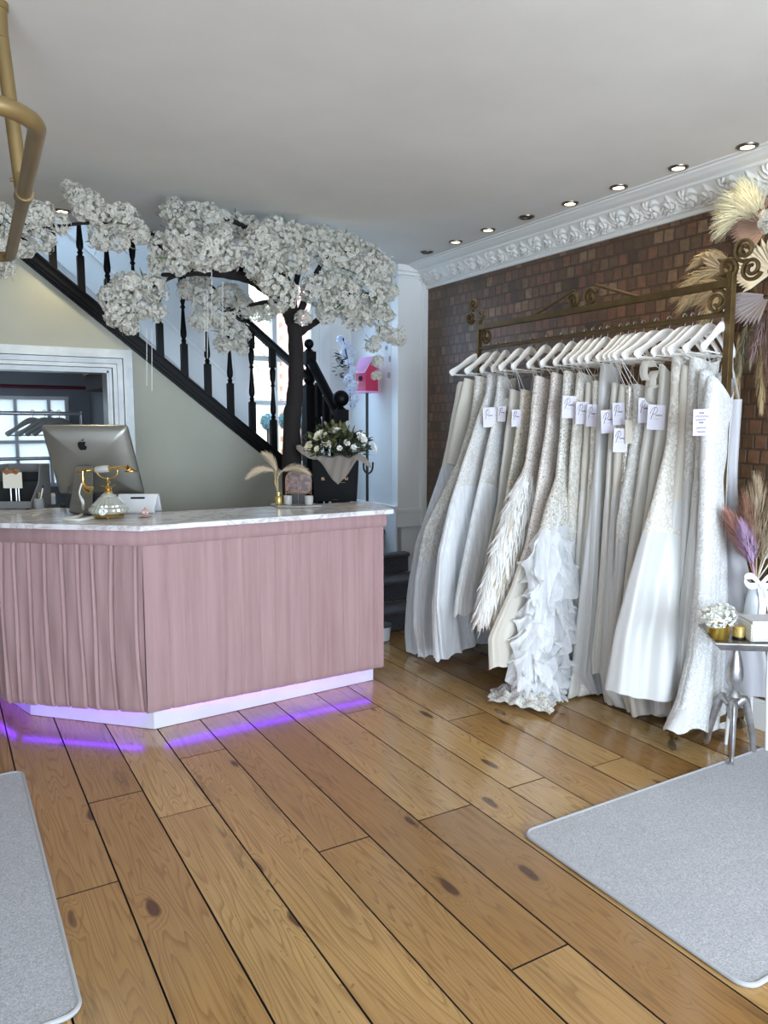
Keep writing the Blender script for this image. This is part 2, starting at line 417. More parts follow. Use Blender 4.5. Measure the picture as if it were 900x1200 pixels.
# the storeroom opens below the flight: cut the lower left part away by building it only above the soffit
lo_off = string_z(onY(110, 449, YS).x) - onY(110, 449, YS).z
ss2 = MB()
xa = onY(40, 440, YS).x - 1.6; xb = 1.62
wpoly(ss2, [(-.7, HW), (-.7, string_z(-.7) - lo_off + .02), (xb, string_z(xb) - lo_off + .02), (wl, string_z(wl) - lo_off), (wl, HW)], YS, YS + .1)
ss2.box((wr_, YS, .3), (XR + .1, YS + .1, HW)); ss2.box((wl, YS, .3), (wr_, YS + .1, wb)); ss2.box((wl, YS, wt), (wr_, YS + .1, HW)); ss2.box((xb, YS, 0), (wl, YS + .1, string_z(wl) - lo_off))
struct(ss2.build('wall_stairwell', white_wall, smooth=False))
rt = MB().box((XR, YP + .1005, 0), (XW + .1, YS - .0005, HW))
struct(rt.build('wall_stair_right', white_wall, smooth=False))
struct(MB().box((-.8, YB, CEIL), (-.7, YS + .1, HW)).box((-.8, YB - .02, HW), (XW + .12, YS + .12, HW + .08)).box((-.8, YB, CEIL + .03), (XW + .1, YB + .1, HW)).build('wall_stairwell_upper', white_wall, smooth=False))
# diagonal skirting on the far stair wall
p0, p1 = onY(87, 281, YS - .02), onY(262, 438, YS - .02)
k = (p0.z - p1.z) / (p1.x - p0.x)
sk = MB()
def bz(x): return p0.z - (x - p0.x) * k
wpoly(sk, [(-.2, bz(-.2)), (wl - .08, bz(wl - .08)), (wl - .08, bz(wl - .08) - .26), (-.2, bz(-.2) - .26)], YS - .022, YS)
wpoly(sk, [(-.2, bz(-.2) + .02), (wl - .08, bz(wl - .08) + .02), (wl - .08, bz(wl - .08)), (-.2, bz(-.2))], YS - .034, YS)
struct(sk.build('trim_1', gloss_white, smooth=False))
# pilaster at the end of the brick wall
pl = MB()
pz = onY(480, 617, YP).z; pd = onY(480, 596, YP).z
pl.box((XR, YP, pz), (XW + .02, YP + .1, CEIL + .02)); pl.box((XR - .004, YP - .012, pd - .03), (XW, YP, pd)); pl.box((XR - .002, YP - .006, pz), (XW, YP, pd - .03))
pl.box((XW - .045, YP - .022, pz), (XW, YP, CEIL - .05)); pl.box((XW - .06, YP - .012, pd), (XW - .045, YP, CEIL - .05))
for z0, z1, d in ((CEIL - .05, CEIL, .05), (CEIL - .075, CEIL - .05, .03), (CEIL - .09, CEIL - .075, .015)): pl.box((XR - d * .5, YP - d, z0), (XW, YP, z1))
pl.box((XR + .05, YP + .02, 0), (XW + .02, YP + .099, pz - .0005))
struct(pl.build('trim_2', gloss_white, smooth=False, bevel=.004))
# skirting on the return wall
a_, b_ = onX(413, 586, XR), onX(467, 596, XR)
struct(MB().box((XR - .018, YP + .0, .3), (XR, YS, b_.z)).box((XR - .028, YP, b_.z), (XR, YS, b_.z + .018)).build('baseboard_stair', gloss_white, smooth=False, bevel=.003))
# ceiling (opens into the stairwell beyond the balustrade)
struct(MB().box((-2.75, -1.75, CEIL), (XW + .1, YB, CEIL + .06)).box((-2.75, YB, CEIL), (-.7, YB + .1, CEIL + .06)).box((XR - .2, YB, CEIL), (XW + .1, YP + .1, CEIL + .06)).build('ceiling', ceil_m, smooth=False))
# storeroom beyond the doorway
so = MB()
wx1 = onY(82, 500, YST).x; wzt = onY(40, 464, YST).z; wzb = onY(40, 571, YST).z; wx0 = onY(-60, 500, YST).x
sxr = onY(106, 480, YST).x
so.box((-2.7, YST, 0), (wx0, YST + .1, 2.7)).box((wx1, YST, 0), (sxr + .1, YST + .1, 2.7)).box((wx0, YST, 0), (wx1, YST + .1, wzb)).box((wx0, YST, wzt), (wx1, YST + .1, 2.7))
so.box((sxr, YS + .12, 0), (sxr + .1, YST, 2.7)); so.box((xb - .02, YB + .1, 0), (xb + .06, YS + .05, 1.3))
struct(so.build('wall_storeroom', dark_room, smooth=False))
struct(MB().box((-2.7, YS + .1, 2.62), (sxr + .1, YST + .1, 2.7)).build('ceiling_storeroom', white_wall, smooth=False))
struct(MB().tube([(-1.5, YST - .03, onY(50, 453, YST).z), (onY(103, 455, YST - .02).x, YST - .03, onY(103, 455, YST).z)], .016, 8).build('trim_3', mat('dark_red_paint', (92, 30, 44), .5)))
wgp = pane_mat('window_glass')
frosted = NT('frosted_glass'); frosted.set(Roughness=.7); frosted.p.inputs['Base Color'].default_value = lin((250, 250, 252)); 
_d = frosted.n('ShaderNodeBsdfTranslucent'); _d.inputs['Color'].default_value = (.72, .76, .86, 1); frosted.l(_d.outputs[0], frosted.out.inputs['Surface'])
wn1 = MB()
mx = [onY(19, 500, YST).x, onY(58.5, 500, YST).x]
for xm in mx + [wx0 + .02, wx1 - .02, mx[0] - .42]: wn1.box((xm - .014, YST, wzb), (xm + .014, YST + .05, wzt))
for zm in (wzb + .02, wzt - .02, lerp(wzb, wzt, .5)): wn1.box((wx0, YST + .004, zm - .014), (wx1, YST + .046, zm + .014))
w1 = wn1.build('window_1', mat('white_window_frame', (205, 208, 214), .5), smooth=False); struct(w1)
struct(MB().box((wx0, YST + .02, wzb), (wx1, YST + .026, wzt)).build('pane', frosted.m, w1, smooth=False))
wn2 = MB()
for xm, hw in ((wl + .02, .03), (wr_ - .03, .045), (onY(323, 450, YS).x, .02)): wn2.box((xm - hw, YS + .0, wb), (xm + hw, YS + .06, wt))
for py, hw in ((420, .02), (472, .02)):
    zm = onY(310, py, YS).z; wn2.box((wl, YS + .005, zm - hw), (wr_, YS + .055, zm + hw))
wn2.box((wl, YS, wb), (wr_, YS + .06, wb + .04)); wn2.box((wl - .02, YS - .06, wb - .03), (wr_ + .02, YS + .02, wb)); wn2.box((wl, YS, wt - .05), (wr_, YS + .06, wt))
wn2.box((wr_, YS - .02, wb), (wr_ + .09, YS, wt + .05)); wn2.box((wl - .09, YS - .02, wb), (wl, YS, wt + .05)); wn2.box((wl - .09, YS - .02, wt), (wr_ + .09, YS, wt + .09))
w2 = wn2.build('window_2', gloss_white, smooth=False); struct(w2)
struct(MB().box((wl, YS + .028, wb), (wr_, YS + .032, wt)).build('pane', wgp, w2, smooth=False))
# courtyard outside
struct(MB().box((-4, YS + .15, -.1), (9, 10, -.02)).build('ground_courtyard', mat('paving', (190, 184, 174), .9), smooth=False))
YC = 9.2; xb2 = onY(328, 450, YC).x
struct(MB().box((-4, YC, -.1), (xb2, YC + .15, 4.5)).build('wall_courtyard_left', mat('pale_yellow_render', (240, 230, 196), .9), smooth=False))
b2 = NT('courtyard_brick'); tcc = b2.n('ShaderNodeTexCoord'); sc2 = b2.n('ShaderNodeSeparateXYZ'); b2.l(tcc.outputs['Object'], sc2.inputs[0])
cc = b2.n('ShaderNodeCombineXYZ'); b2.l(sc2.outputs['X'], cc.inputs[0]); b2.l(sc2.outputs['Z'], cc.inputs[1])
bk = b2.n('ShaderNodeTexBrick'); bk.inputs['Scale'].default_value = 1; bk.inputs['Brick Width'].default_value = .24; bk.inputs['Row Height'].default_value = .08; bk.inputs['Mortar Size'].default_value = .008
bk.inputs['Color1'].default_value = lin((196, 128, 112)); bk.inputs['Color2'].default_value = lin((214, 156, 138)); bk.inputs['Mortar'].default_value = lin((220, 205, 190))
b2.l(cc.outputs[0], bk.inputs['Vector']); b2.l(bk.outputs['Color'], b2.p.inputs['Base Color'])
struct(MB().box((xb2, YC - .1, -.1), (9, YC + .15, 4.5)).build('wall_courtyard_right', b2.m, smooth=False))
# ---- cornice with a leaf-scroll frieze
co = MB()
prof = [(3.452, 2.575), (3.432, 2.575), (3.428, 2.585), (3.432, 2.597), (3.420, 2.602)]
co.grid(lambda u, v: (lambda q: (q[0], -1.7 + u * (YP + 1.7), q[1]))(prof[min(int(round(v * 4)), 4)]), 1, 4)
prof2 = [(3.345, 2.690), (3.338, 2.686), (3.330, 2.690), (3.330, 2.702), (3.318, 2.706), (3.300, 2.709), (3.285, 2.716), (3.272, 2.725), (3.262, 2.727), (3.258, 2.735), (3.235, 2.735), (3.230, 2.742)]
co.grid(lambda u, v: (lambda q: (q[0], -1.7 + u * (YP + 1.7), q[1]))(prof2[min(int(round(v * 11)), 11)]), 1, 11)
P_ = .115
def relief(y, v):
    t = y / P_; k0 = math.floor(t); h = 0.0
    for k in (k0 - 1, k0, k0 + 1):
        s = 1 if k % 2 == 0 else -1
        dx, dy = (t - k - .5) * 1.0, (v - (.5 - .16 * s)) * .85
        r = math.hypot(dx, dy); a = math.atan2(dy * s, dx) + r * 2.2
        lobe = .5 + .5 * math.cos(7 * a)
        R0 = .34 + .22 * lobe
        if r < R0: h = max(h, (.35 + .65 * lobe) * (1 - (r / R0) ** 3) * (1 if r > .13 else 0))
        if r < .12: h = max(h, 1 - (r / .12) ** 2)
    vine = .5 + .3 * math.sin(math.pi * t)
    h = max(h, .8 * (1 - abs(v - vine) / .06))
    return max(0, min(1, h)) * sstep(0, .08, v) * sstep(1, .92, v)
def fr(u, v):
    y = 1.2 + u * (YP - 1.2)
    x = lerp(3.420, 3.345, v) + .016 * math.sin(math.pi * v); z = lerp(2.602, 2.690, v) - .010 * math.sin(math.pi * v)
    h = .019 * relief(y, v) 
    return (x - h * .76, y, z - h * .64)
co.grid(fr, 800, 20)
co.grid(lambda u, v: (lerp(3.420, 3.345, v) + .016 * math.sin(math.pi * v), -1.7 + u * 2.9, lerp(2.602, 2.690, v) - .010 * math.sin(math.pi * v)), 1, 6)
struct(co.build('trim_4', mat('cornice_plaster', (222, 220, 214), .7), angle=50))
# right skirting board
bb = MB().box((XW - .022, -1.6, 0), (XW, 2.62, .135)).box((XW - .014, -1.6, .135), (XW, 2.62, .15))
struct(bb.build('baseboard_right', gloss_white, smooth=False, bevel=.003))
struct(MB().box((-2.63, YB - .018, 0), (dl_o, YB, .15)).box((dr_o, YB - .018, 0), (2.35, YB, .15)).build('baseboard_back', gloss_white, smooth=False, bevel=.003))
# ---- recessed downlights
dl_list = [(500, 295, 0), (534, 283, 1), (572, 269, 1), (617, 254, 0), (668, 238, 1), (725, 219, 1), (795, 196, 1), (876, 171, 1)]
rim_m = mat('brushed_nickel_ring', (120, 110, 98), .35, 1.0); lit_m = emis('lit_lamp', (255, 244, 214), 14); off_m = mat('unlit_lamp', (60, 58, 56), .3)
dl_lab = ['unlit ceiling downlight at the far end of the row, by the white pilaster', 'lit ceiling downlight second from the far pilaster', 'lit ceiling downlight just beyond the unlit middle one', 'unlit ceiling downlight in the middle of the row',
          'lit ceiling downlight just nearer than the unlit middle one', 'lit ceiling downlight third from the right picture edge', 'lit ceiling downlight second from the right picture edge', 'lit ceiling downlight nearest the camera, at the right picture edge']
for (px, py, on), lb in zip(dl_list, dl_lab):
    p = at(px, py, CEIL)
    e = empty('ceiling_downlight', p, lb, 'downlight', 'recessed downlights along the brick wall')
    MB().lathe([(.030, -.001), (.030, -.008), (.036, -.010), (.046, -.006), (.048, 0)], p, 24, cap=False).build('rim', rim_m, e)
    MB().lathe([(.001, -.004), (.020, -.005), (.0305, -.003)], p, 24, cap=False).build('lamp', lit_m if on else off_m, e)
    if on:
        l = bpy.data.lights.new('downlight_beam', 'SPOT'); l.energy = 7; l.spot_size = R(95); l.spot_blend = .8; l.color = (1, .86, .66); l.shadow_soft_size = .03
        o = bpy.data.objects.new('downlight_beam', l); C.objects.link(o); o.location = p + Vector((0, 0, -.03))
# ================================================================ STAIRCASE
carpet_grey = mat('dark_grey_stair_carpet', (92, 90, 92), .95, rgb2=(76, 74, 76), nscale=60, bump=.5, bscale=400)
st_e = empty('staircase', (2.7, 5.2, 0), 'grey carpeted staircase with black turned balusters and handrail behind the pink counter', 'staircase')
XL = 2.40
ys = [4.63, 4.88, 5.13, 5.40]; rise = .16
for i, y in enumerate(ys):
    z = (i + 1) * rise; xr = XW - .01 if i < 3 else XR
    y2 = (ys[i + 1] if i < 3 else YS - .02)
    s_ = MB()
    if i < 3: s_.box((XL, y, i * rise), (xr if i < 2 else XR + .06, min(y2, YP - .01) , z - .03)); s_.box((XL, y - .025, z - .035), (xr if i < 2 else XR + .06, min(y2 + .0, YP - .01), z))
    else: s_.box((XL, y, i * rise - .32), (xr, y2, z - .03)); s_.box((XL, y - .025, z - .035), (xr, y2, z))
    s_.build('carpeted_step', carpet_grey, st_e, smooth=False, bevel=.012)
fl = MB()
wpoly(fl, [(2.40, .64), (2.40, string_z(2.40) - .1), (-.65, string_z(-.65) - .1), (-.65, string_z(-.65) - lo_off), (2.1, string_z(2.1) - lo_off)], YB + .1, YS - .01)
fl.build('soffit', white_wall, st_e, smooth=False)
fs = MB(); xq = 2.40
for k in range(13):
    z = string_z(xq) - .06; fs.box((xq - .24, YB + .1, z - .2), (xq, YS - .04, z)); xq -= .2
fs.build('carpeted_flight', carpet_grey, st_e, smooth=False, bevel=.01)
sg = MB()
def band(x0, x1, d0, d1, y0, y1): wpoly(sg, [(x0, string_z(x0) + d0), (x1, string_z(x1) + d0), (x1, string_z(x1) + d1), (x0, string_z(x0) + d1)], y0, y1)
x_hi = xc_ - .02
band(x_hi - .5, 2.40, -.055, .02, YB - .035, YB + .06); band(x_hi - .5, 2.40, .02, .035, YB - .05, YB + .07); band(x_hi - .5, 2.40, -.075, -.05, YB - .02, YB + .02); band(x_hi-.5, 2.4, -.03, -.02, YB - .045, YB)
sg.build('string_board', black_paint, st_e, smooth=False)
def baluster(x, y, z0, z1, name='baluster'):
    b = MB(); h = z1 - z0; s = .021
    b.box((x - s, y - s, z0), (x + s, y + s, z0 + h * .30))
    b.box((x - s, y - s, z1 - h * .22), (x + s, y + s, z1))
    P = [(.020, .30), (.014, .315), (.019, .33), (.012, .345), (.021, .37), (.022, .40), (.017, .47), (.012, .56), (.010, .60), (.019, .615), (.011, .63), (.012, .64), (.018, .67), (.022, .72), (.022, .755), (.015, .775), (.020, .785)]
    b.lathe([(r, z0 + h * t) for r, t in P], (x, y, 0), 10)
    b.build(name, black_paint, st_e)
RAIL = .775
x = 2.262; YBl = YB + .02
while x > x_hi - .35:
    baluster(x, YBl, string_z(x) + .02, min(string_z(x) + RAIL + .02, 4.2)); x -= .1585
hr = MB()
def rail_tube(mb, a, b):
    a, b = Vector(a), Vector(b); t = (b - a).normalized(); sd = t.cross(Vector((0, 0, 1))).normalized(); up = sd.cross(t)
    prof = [(-.026, -.02), (.026, -.02), (.034, .0), (.030, .022), (.014, .034), (-.014, .034), (-.030, .022), (-.034, 0)]
    vs = [p + sd * u + up * v for p in (a, b) for u, v in prof]; n = len(prof)
    mb.add(vs, [tuple(reversed(range(n))), tuple(range(n, 2 * n))] + [(i, (i + 1) % n, n + (i + 1) % n, n + i) for i in range(n)])
rail_tube(hr, (2.37, YBl, string_z(2.37) + RAIL), (x_hi - .6, YBl, string_z(x_hi - .6) + RAIL))
hr.build('handrail', black_paint, st_e)
def newel(px, y, ztop, zbot, s, r):
    n_ = MB(); x = px
    n_.box((x - s, y - s, zbot), (x + s, y + s, ztop - .30)); n_.lathe([(s * .9, ztop - .30), (s * .7, ztop - .285), (s * .95, ztop - .27), (s * .8, ztop - .22), (s * .55, ztop - .17), (s * .9, ztop - .15)], (x, y, 0), 14)
    n_.box((x - s * .9, y - s * .9, ztop - .15), (x + s * .9, y + s * .9, ztop - .02 - r)); n_.lathe([(s * .9, ztop - .02 - r), (s * .4, ztop - r), (s * .35, ztop - r + .01)], (x, y, 0), 14)
    o = n_.build('newel_post', black_paint, st_e)
    MB().sphere((x, y, ztop + .0), r, 20, 12).build('ball_finial', black_paint, o)
nu = onY(362, 403, YBl); newel(nu.x, YBl, nu.z, .60, .044, .036)
nl = onY(399.5, 467, 4.66); newel(nl.x, 4.66, nl.z, 0, .044, .056)
hl = MB(); rail_tube(hl, (nu.x, YBl - .04, nu.z - .14), (nl.x, 4.66, nl.z - .15)); hl.build('handrail', black_paint, st_e)
sg = MB(); 
def w2(pts, x0, x1): sg.prism([(p[0], p[1]) for p in pts], x0, x1, Matrix(((0, 0, 1, 0), (1, 0, 0, 0), (0, 1, 0, 0), (0, 0, 0, 1))))
w2([(4.60, 0), (4.60, .30), (5.13, .78), (5.13, 0)], nl.x - .03, nl.x + .03); sg.build('string_board', black_paint, st_e, smooth=False)
for k in range(3):
    y = 4.66 + (k + 1) * .118; baluster(nu.x, y, .33 + (y - 4.6) * .9, nl.z - .15 + (y - 4.66) / (YBl - 4.66) * (nu.z + .01 - nl.z) - .02)
# small white tub on the bottom step side
tb = at(452, 741, 0); tb = Vector((2.62, 4.50, 0))
tub = empty('plastic_tub', tb, 'small white plastic tub on the floor between counter end and stairs', 'tub')
MB().lathe([(.055, .001), (.065, .09), (.07, .092), (.07, .10), (.06, .10), (.05, .01)], tb, 20).build('tub_body', mat('white_plastic', (225, 228, 232), .4), tub)
MB().lathe([(.073, .099), (.073, .112), (.06, .116), (.001, .117)], tb, 20, cap=False).build('lid', mat('dark_lid', (70, 70, 76), .5), tub)
# ---- decorations on the landing wall: flower garland, bird house, small wall stickers
gx = XR - .02
bh = onX(430, 441, XR - .12)
bhe = empty('birdhouse', (bh.x, bh.y, bh.z - .1), 'pink and red wooden birdhouse on a dark post by the pale blue stair wall', 'birdhouse')
red_p = mat('raspberry_red_paint', (190, 52, 88), .5); pink_p = mat('lilac_pink_paint', (226, 160, 208), .5)
hb_ = MB(); W_ = .07
Mb = Matrix.Translation(bh) @ Euler((0, 0, R(14))).to_matrix().to_4x4()
hb_.add([Mb @ Vector(p) for p in [(-W_, -.06, -.12), (W_, -.06, -.12), (W_, .06, -.12), (-W_, .06, -.12), (-W_, -.06, .04), (W_, -.06, .04), (W_, .06, .04), (-W_, .06, .04), (-.0, -.06, .14), (0, .06, .14)]],
        [(3, 2, 1, 0), (0, 1, 5, 8, 4), (2, 3, 7, 9, 6), (1, 2, 6, 5), (3, 0, 4, 7)])
hb_.build('house_body', red_p, bhe, smooth=False)
rf = MB()
for sgn in (-1, 1):
    a = Mb @ Vector((0, -.075, .145)); b = Mb @ Vector((0, .075, .145)); c = Mb @ Vector((sgn * .092, .075, .02)); d = Mb @ Vector((sgn * .092, -.075, .02)); up = Vector((0, 0, .012))
    rf.add([a, b, c, d, a + up, b + up, c + up, d + up], [(0, 3, 2, 1), (4, 5, 6, 7), (0, 1, 5, 4), (1, 2, 6, 5), (2, 3, 7, 6), (3, 0, 4, 7)])
rf.build('roof', pink_p, bhe, smooth=False)
MB().lathe([(.001, 0), (.022, 0), (.022, .004), (.001, .004)], (0, 0, 0), 16, Mb @ Matrix.Translation((-.071, 0, -.02)) @ Euler((0, R(-90), 0)).to_matrix().to_4x4()).build('entrance_hole', mat('dark_hole', (30, 14, 20), .9), bhe)
MB().tube([Mb @ Vector((0, 0, -.12)), (bh.x, bh.y, .66)], .012, 8).build('post', mat('dark_green_pole', (34, 42, 38), .6), bhe)
MB().box((-.085, -.075, -.135), (.085, .075, -.1205), Mb).build('floor_board', pink_p, bhe, smooth=False)
# ================================================================ RECEPTION COUNTER
ZT = 1.03
ce = empty('reception_counter', (1.2, 3.9, 0), 'pink velvet reception counter with white marble top and violet lit plinth', 'counter')
velvet = NT('pink_velvet')
vv = velvet.coord('Object', (26, 26, 1.2)); vf = velvet.noise(vv, 1.0, 5, .6)
v2 = velvet.coord('Object', (3, 3, 2.2)); vf2 = velvet.noise(v2, 1.6, 4, .6)
vc = velvet.mix(velvet.ramp(vf, [(.35, (0, 0, 0)), (.7, (255, 255, 255))]), (160, 128, 128), (178, 147, 146))
vc = velvet.mix(velvet.ramp(vf2, [(.4, (0, 0, 0)), (.66, (170, 170, 170))]), vc, (172, 140, 142))
velvet.l(vc, velvet.p.inputs['Base Color']); velvet.set(Roughness=.85, Sheen_Weight=.55, Sheen_Roughness=.35); velvet.p.inputs['Sheen Tint'].default_value = lin((250, 232, 238)); velvet.p.inputs['Specular IOR Level'].default_value = .2
velvet.bump(velvet.math('ADD', vf, velvet.math('MULTIPLY', velvet.noise(velvet.coord('Object', (70, 70, 16)), 1.0, 3), .3)), .22, .010)
velvet_m = velvet.m
V = [(2.165, 3.70), (.812, 3.662), (.232, 4.165), (.06, 4.80)]
ZB0, ZB1 = .098, .935
def vpanel(a, b, grooves, bulge, name='velvet_panel', mat_=None, dep=.014, wav=.004, seed=0):
    a, b = Vector((a[0], a[1], 0)), Vector((b[0], b[1], 0)); L = (b - a).length; t = (b - a) / L
    n = Vector((t.y, -t.x, 0)); 
    if n.y > 0: n = -n
    rr = random.Random(seed)
    gs = [(g, rr.uniform(-.01, .01), rr.uniform(0, 6), rr.uniform(.6, 1.1)) for g in grooves]
    NU = int(L * 260); NV = 40
    def fn(u, v):
        s = u * L; z = lerp(ZB0, ZB1, v); h = 0
        for g, dr, ph, am in gs:
            c = g + dr * (v - .5) + .004 * math.sin(v * 5 + ph); d = (s - c)
            h -= dep * am * math.exp(-(d / .0045) ** 2); h += dep * .35 * am * math.exp(-((d - .009) / .007) ** 2)
        h += wav * (math.sin(s * 47 + 3 * math.sin(v * 3 + seed)) + .7 * math.sin(s * 90 + 4 * v + seed)) * (.4 + .6 * (1 - v) ** 2)
        h += bulge * math.sin(math.pi * min(1, max(0, v))) ** .7
        h -= .010 * sstep(.02, 0, v)
        p = a + t * s + n * h; return (p.x, p.y, z)
    return MB().grid(fn, NU, NV).build(name, mat_ or velvet_m, ce, angle=0)
L0 = (Vector(V[0]) - Vector(V[1])).length
gro = []; s = .06
rr = random.Random(5)
while s < L0 - .04: gro.append(s); s += rr.uniform(.085, .105)
vpanel(V[0], V[1], gro, .0, dep=.007, wav=.0016, seed=1)
L1 = (Vector(V[1]) - Vector(V[2])).length
vpanel(V[1], V[2], [.03, .16, .255, .33, .42, .51, .60, .68, .75], .012, dep=.016, wav=.0035, seed=2)
vpanel(V[2], V[3], [.05, .15, .26, .38, .5], .008, dep=.012, wav=.003, seed=3)
vpanel((2.165, 4.06), V[0], [.1, .2, .3], 0, dep=.006, wav=.001, seed=4)
poly_in = [(2.15, 4.06), (2.15, 3.72), (.82, 3.69), (.26, 4.18), (.09, 4.80), (.42, 4.82), (.62, 4.50), (1.02, 4.10)]
MB().prism(poly_in, .115, ZT - .026).build('carcass', mat('carcass_board', (200, 176, 170), .8), ce, smooth=False)
# padded band under the top
def offset_path(P, d):
    out = []
    for i, p in enumerate(P):
        p = Vector(p); ns = []
        for q in ((i - 1, i), (i, i + 1)):
            if q[0] < 0 or q[1] >= len(P): continue
            t = (Vector(P[q[1]]) - Vector(P[q[0]])).normalized(); n = Vector((-t.y, t.x))
            if n.y > 0 and abs(n.y) > .3: n = -n
            if abs(n.y) <= .3 and n.x > 0 and p.x < 1: n = -n
            ns.append(n)
        n = ns[0] if len(ns) == 1 else (ns[0] + ns[1]) / (1 + ns[0].dot(ns[1]))
        out.append(p + n * d)
    return out
outer = offset_path(V, .012); inner = offset_path(V, -.02)
bnd = MB()
pb = [(.006, ZB1 - .008), (.014, ZB1 + .0), (.017, ZB1 + .03), (.012, ZB1 + .066), (.004, ZT - .026)]
VV = [(2.165, 4.06)] + V
paths = [[Vector((q.x, q.y, z)) for q in offset_path(VV, d)] for d, z in pb]
for path in paths: path[0] = Vector((2.165 + .012, 4.06, path[0].z)); path[1] = Vector((2.177, path[1].y, path[1].z))
bnd.grid(lambda u, v: paths[int(round(v * 4))][int(round(u * 4))], 4, 4)
bnd.build('velvet_band', velvet_m, ce, angle=50)
# kick board
K = [(2.145, 4.02), (2.145, 3.787), (.847, 3.697), (.338, 4.214), (.18, 4.80)]
kb = MB()
for i in range(len(K) - 1):
    a, b = Vector(K[i]), Vector(K[i + 1]); t = (b - a).normalized(); n = Vector((t.y, -t.x)); 
    n = n if n.dot(Vector((1.2, 4.4)) - a) > 0 else -n
    kb.prism([tuple(a), tuple(b), tuple(b + n * .02), tuple(a + n * .02)], .002, .1145)
kick_m = mat('white_satin_board', (222, 220, 226), .25, rgb2=(210, 208, 216), nscale=3)
kb.build('kick_board', kick_m, ce, smooth=False)
# violet LED strip under the overhang
led = MB(); led_m = emis('violet_led', (112, 40, 255), 17.0)
for a, b in (((2.10, 3.732), (.90, 3.698)), ((.79, 3.728), (.292, 4.158)), ((.262, 4.21), (.10, 4.74))):
    a, b = Vector(a), Vector(b); t = (b - a).normalized(); n = Vector((-t.y, t.x)) * .007
    led.prism([tuple(a - n), tuple(b - n), tuple(b + n), tuple(a + n)], .093, .0965)
led.build('led_strip', led_m, ce, smooth=False)
# marble top
marble = NT('white_marble'); mv = marble.coord('Object', (1, 1, 1), (0, 0, .5))
md = marble.n('ShaderNodeTexNoise', i_Scale=3.0, i_Detail=6.0, i_Roughness=.6, i_Distortion=1.6); marble.l(mv, md.inputs['Vector'])
vein = marble.math('ABSOLUTE', marble.math('SUBTRACT', md.outputs['Fac'], .5))
mcol = marble.ramp(vein, [(0, (186, 176, 176)), (.018, (208, 203, 203)), (.06, (222, 220, 222)), (.2, (230, 229, 231))])
marble.l(mcol, marble.p.inputs['Base Color']); marble.set(Roughness=.22)
top_poly = [(2.19, 3.628), (.796, 3.615), (.205, 4.105), (.02, 4.82), (.46, 4.86), (.66, 4.54), (1.05, 4.15), (2.30, 4.10)]
MB().prism(top_poly, ZT - .026, ZT).build('marble_top', marble.m, ce, smooth=False, bevel=.003)

# ================================================================ THINGS ON THE COUNTER
silver_al = mat('anodised_aluminium', (152, 150, 142), .38, .75); black_pl = mat('black_plastic', (14, 14, 15), .35)
gold = mat('polished_gold', (214, 180, 108), .24, 1.0); white_pl = mat('white_plastic_gloss', (228, 228, 230), .3)
def on_counter(px, py): return at(px, py, ZT)
# --- desktop computer seen from behind
base = on_counter(93, 601)
ie = empty('desktop_computer', base, 'large silver all-in-one computer seen from behind, black fruit logo, on the counter', 'computer')
tl, tr_, br_, bl_ = (46.5, 500), (148.5, 500), (169, 581), (69, 580)
pc = onplane(108, 545, base + Vector((0, .05, 0)), (0, 1, 0))
# panel plane: back faces camera-left and down
yaw = R(24); tilt = R(21)
nb_ = Vector((-math.sin(yaw) * math.cos(tilt), -math.cos(yaw) * math.cos(tilt), -math.sin(tilt) * 1.0)).normalized()
P0 = pc
cs = [onplane(x, y, P0, nb_) for x, y in (tl, tr_, br_, bl_)]
def rounded_quad(cs, r, n=5):
    out = []
    for i in range(4):
        p, a, b = cs[i], cs[i - 1], cs[(i + 1) % 4]
        ua, ub = (a - p).normalized(), (b - p).normalized()
        for k in range(n + 1):
            t = k / n; q0 = p + ua * r; q1 = p + ub * r
            out.append((1 - t) ** 2 * q0 + 2 * t * (1 - t) * p + t * t * q1)
    return out
rim = rounded_quad(cs, .018); cen = sum(cs, Vector()) / 4
nn = len(rim); pb_ = MB(); vs = []
for f, d in ((1.0, -.028), (1.0, -.020), (.985, -.012), (.86, .008), (.6, .024), (.3, .030), (.08, .031)):
    vs += [cen + (p - cen) * f + nb_ * d for p in rim]
fs = [tuple(range(nn))]
for j in range(6):
    for k in range(nn): fs.append((j * nn + k, (j + 1) * nn + k, (j + 1) * nn + (k + 1) % nn, j * nn + (k + 1) % nn))
fs.append(tuple(6 * nn + k for k in reversed(range(nn))))
pb_.add(vs, fs).build('display_housing', silver_al, ie)
sc2_ = MB(); sc2_.add([cen + (p - cen) * .97 - nb_ * .0285 for p in rim] + [cen + (p - cen) * .97 - nb_ * .0295 for p in rim], [tuple(range(nn)), tuple(reversed(range(nn, 2 * nn)))]).build('screen', black_pl, ie, smooth=False)
ux = (cs[1] - cs[0]).normalized(); uy = nb_.cross(ux) * -1
uy = (cs[0] - cs[3]); uy = (uy - ux * uy.dot(ux)).normalized()
lc = onplane(96.5, 522, P0 + nb_ * .0325, nb_)
def leafpts(pts): return [lc + ux * x * .0295 + uy * y * .0295 for x, y in pts]
body = [(0, .62), (.2, .72), (.45, .74), (.68, .6), (.52, .4), (.46, .12), (.58, -.14), (.78, -.26), (.66, -.6), (.45, -.88), (.25, -.93), (0, -.84), (-.25, -.93), (-.45, -.88), (-.68, -.55), (-.8, -.1), (-.76, .35), (-.55, .66), (-.25, .74)]
leaf = [(.0, .82), (.02, 1.0), (.15, 1.2), (.34, 1.28), (.32, 1.08), (.2, .9)]
lg = MB()
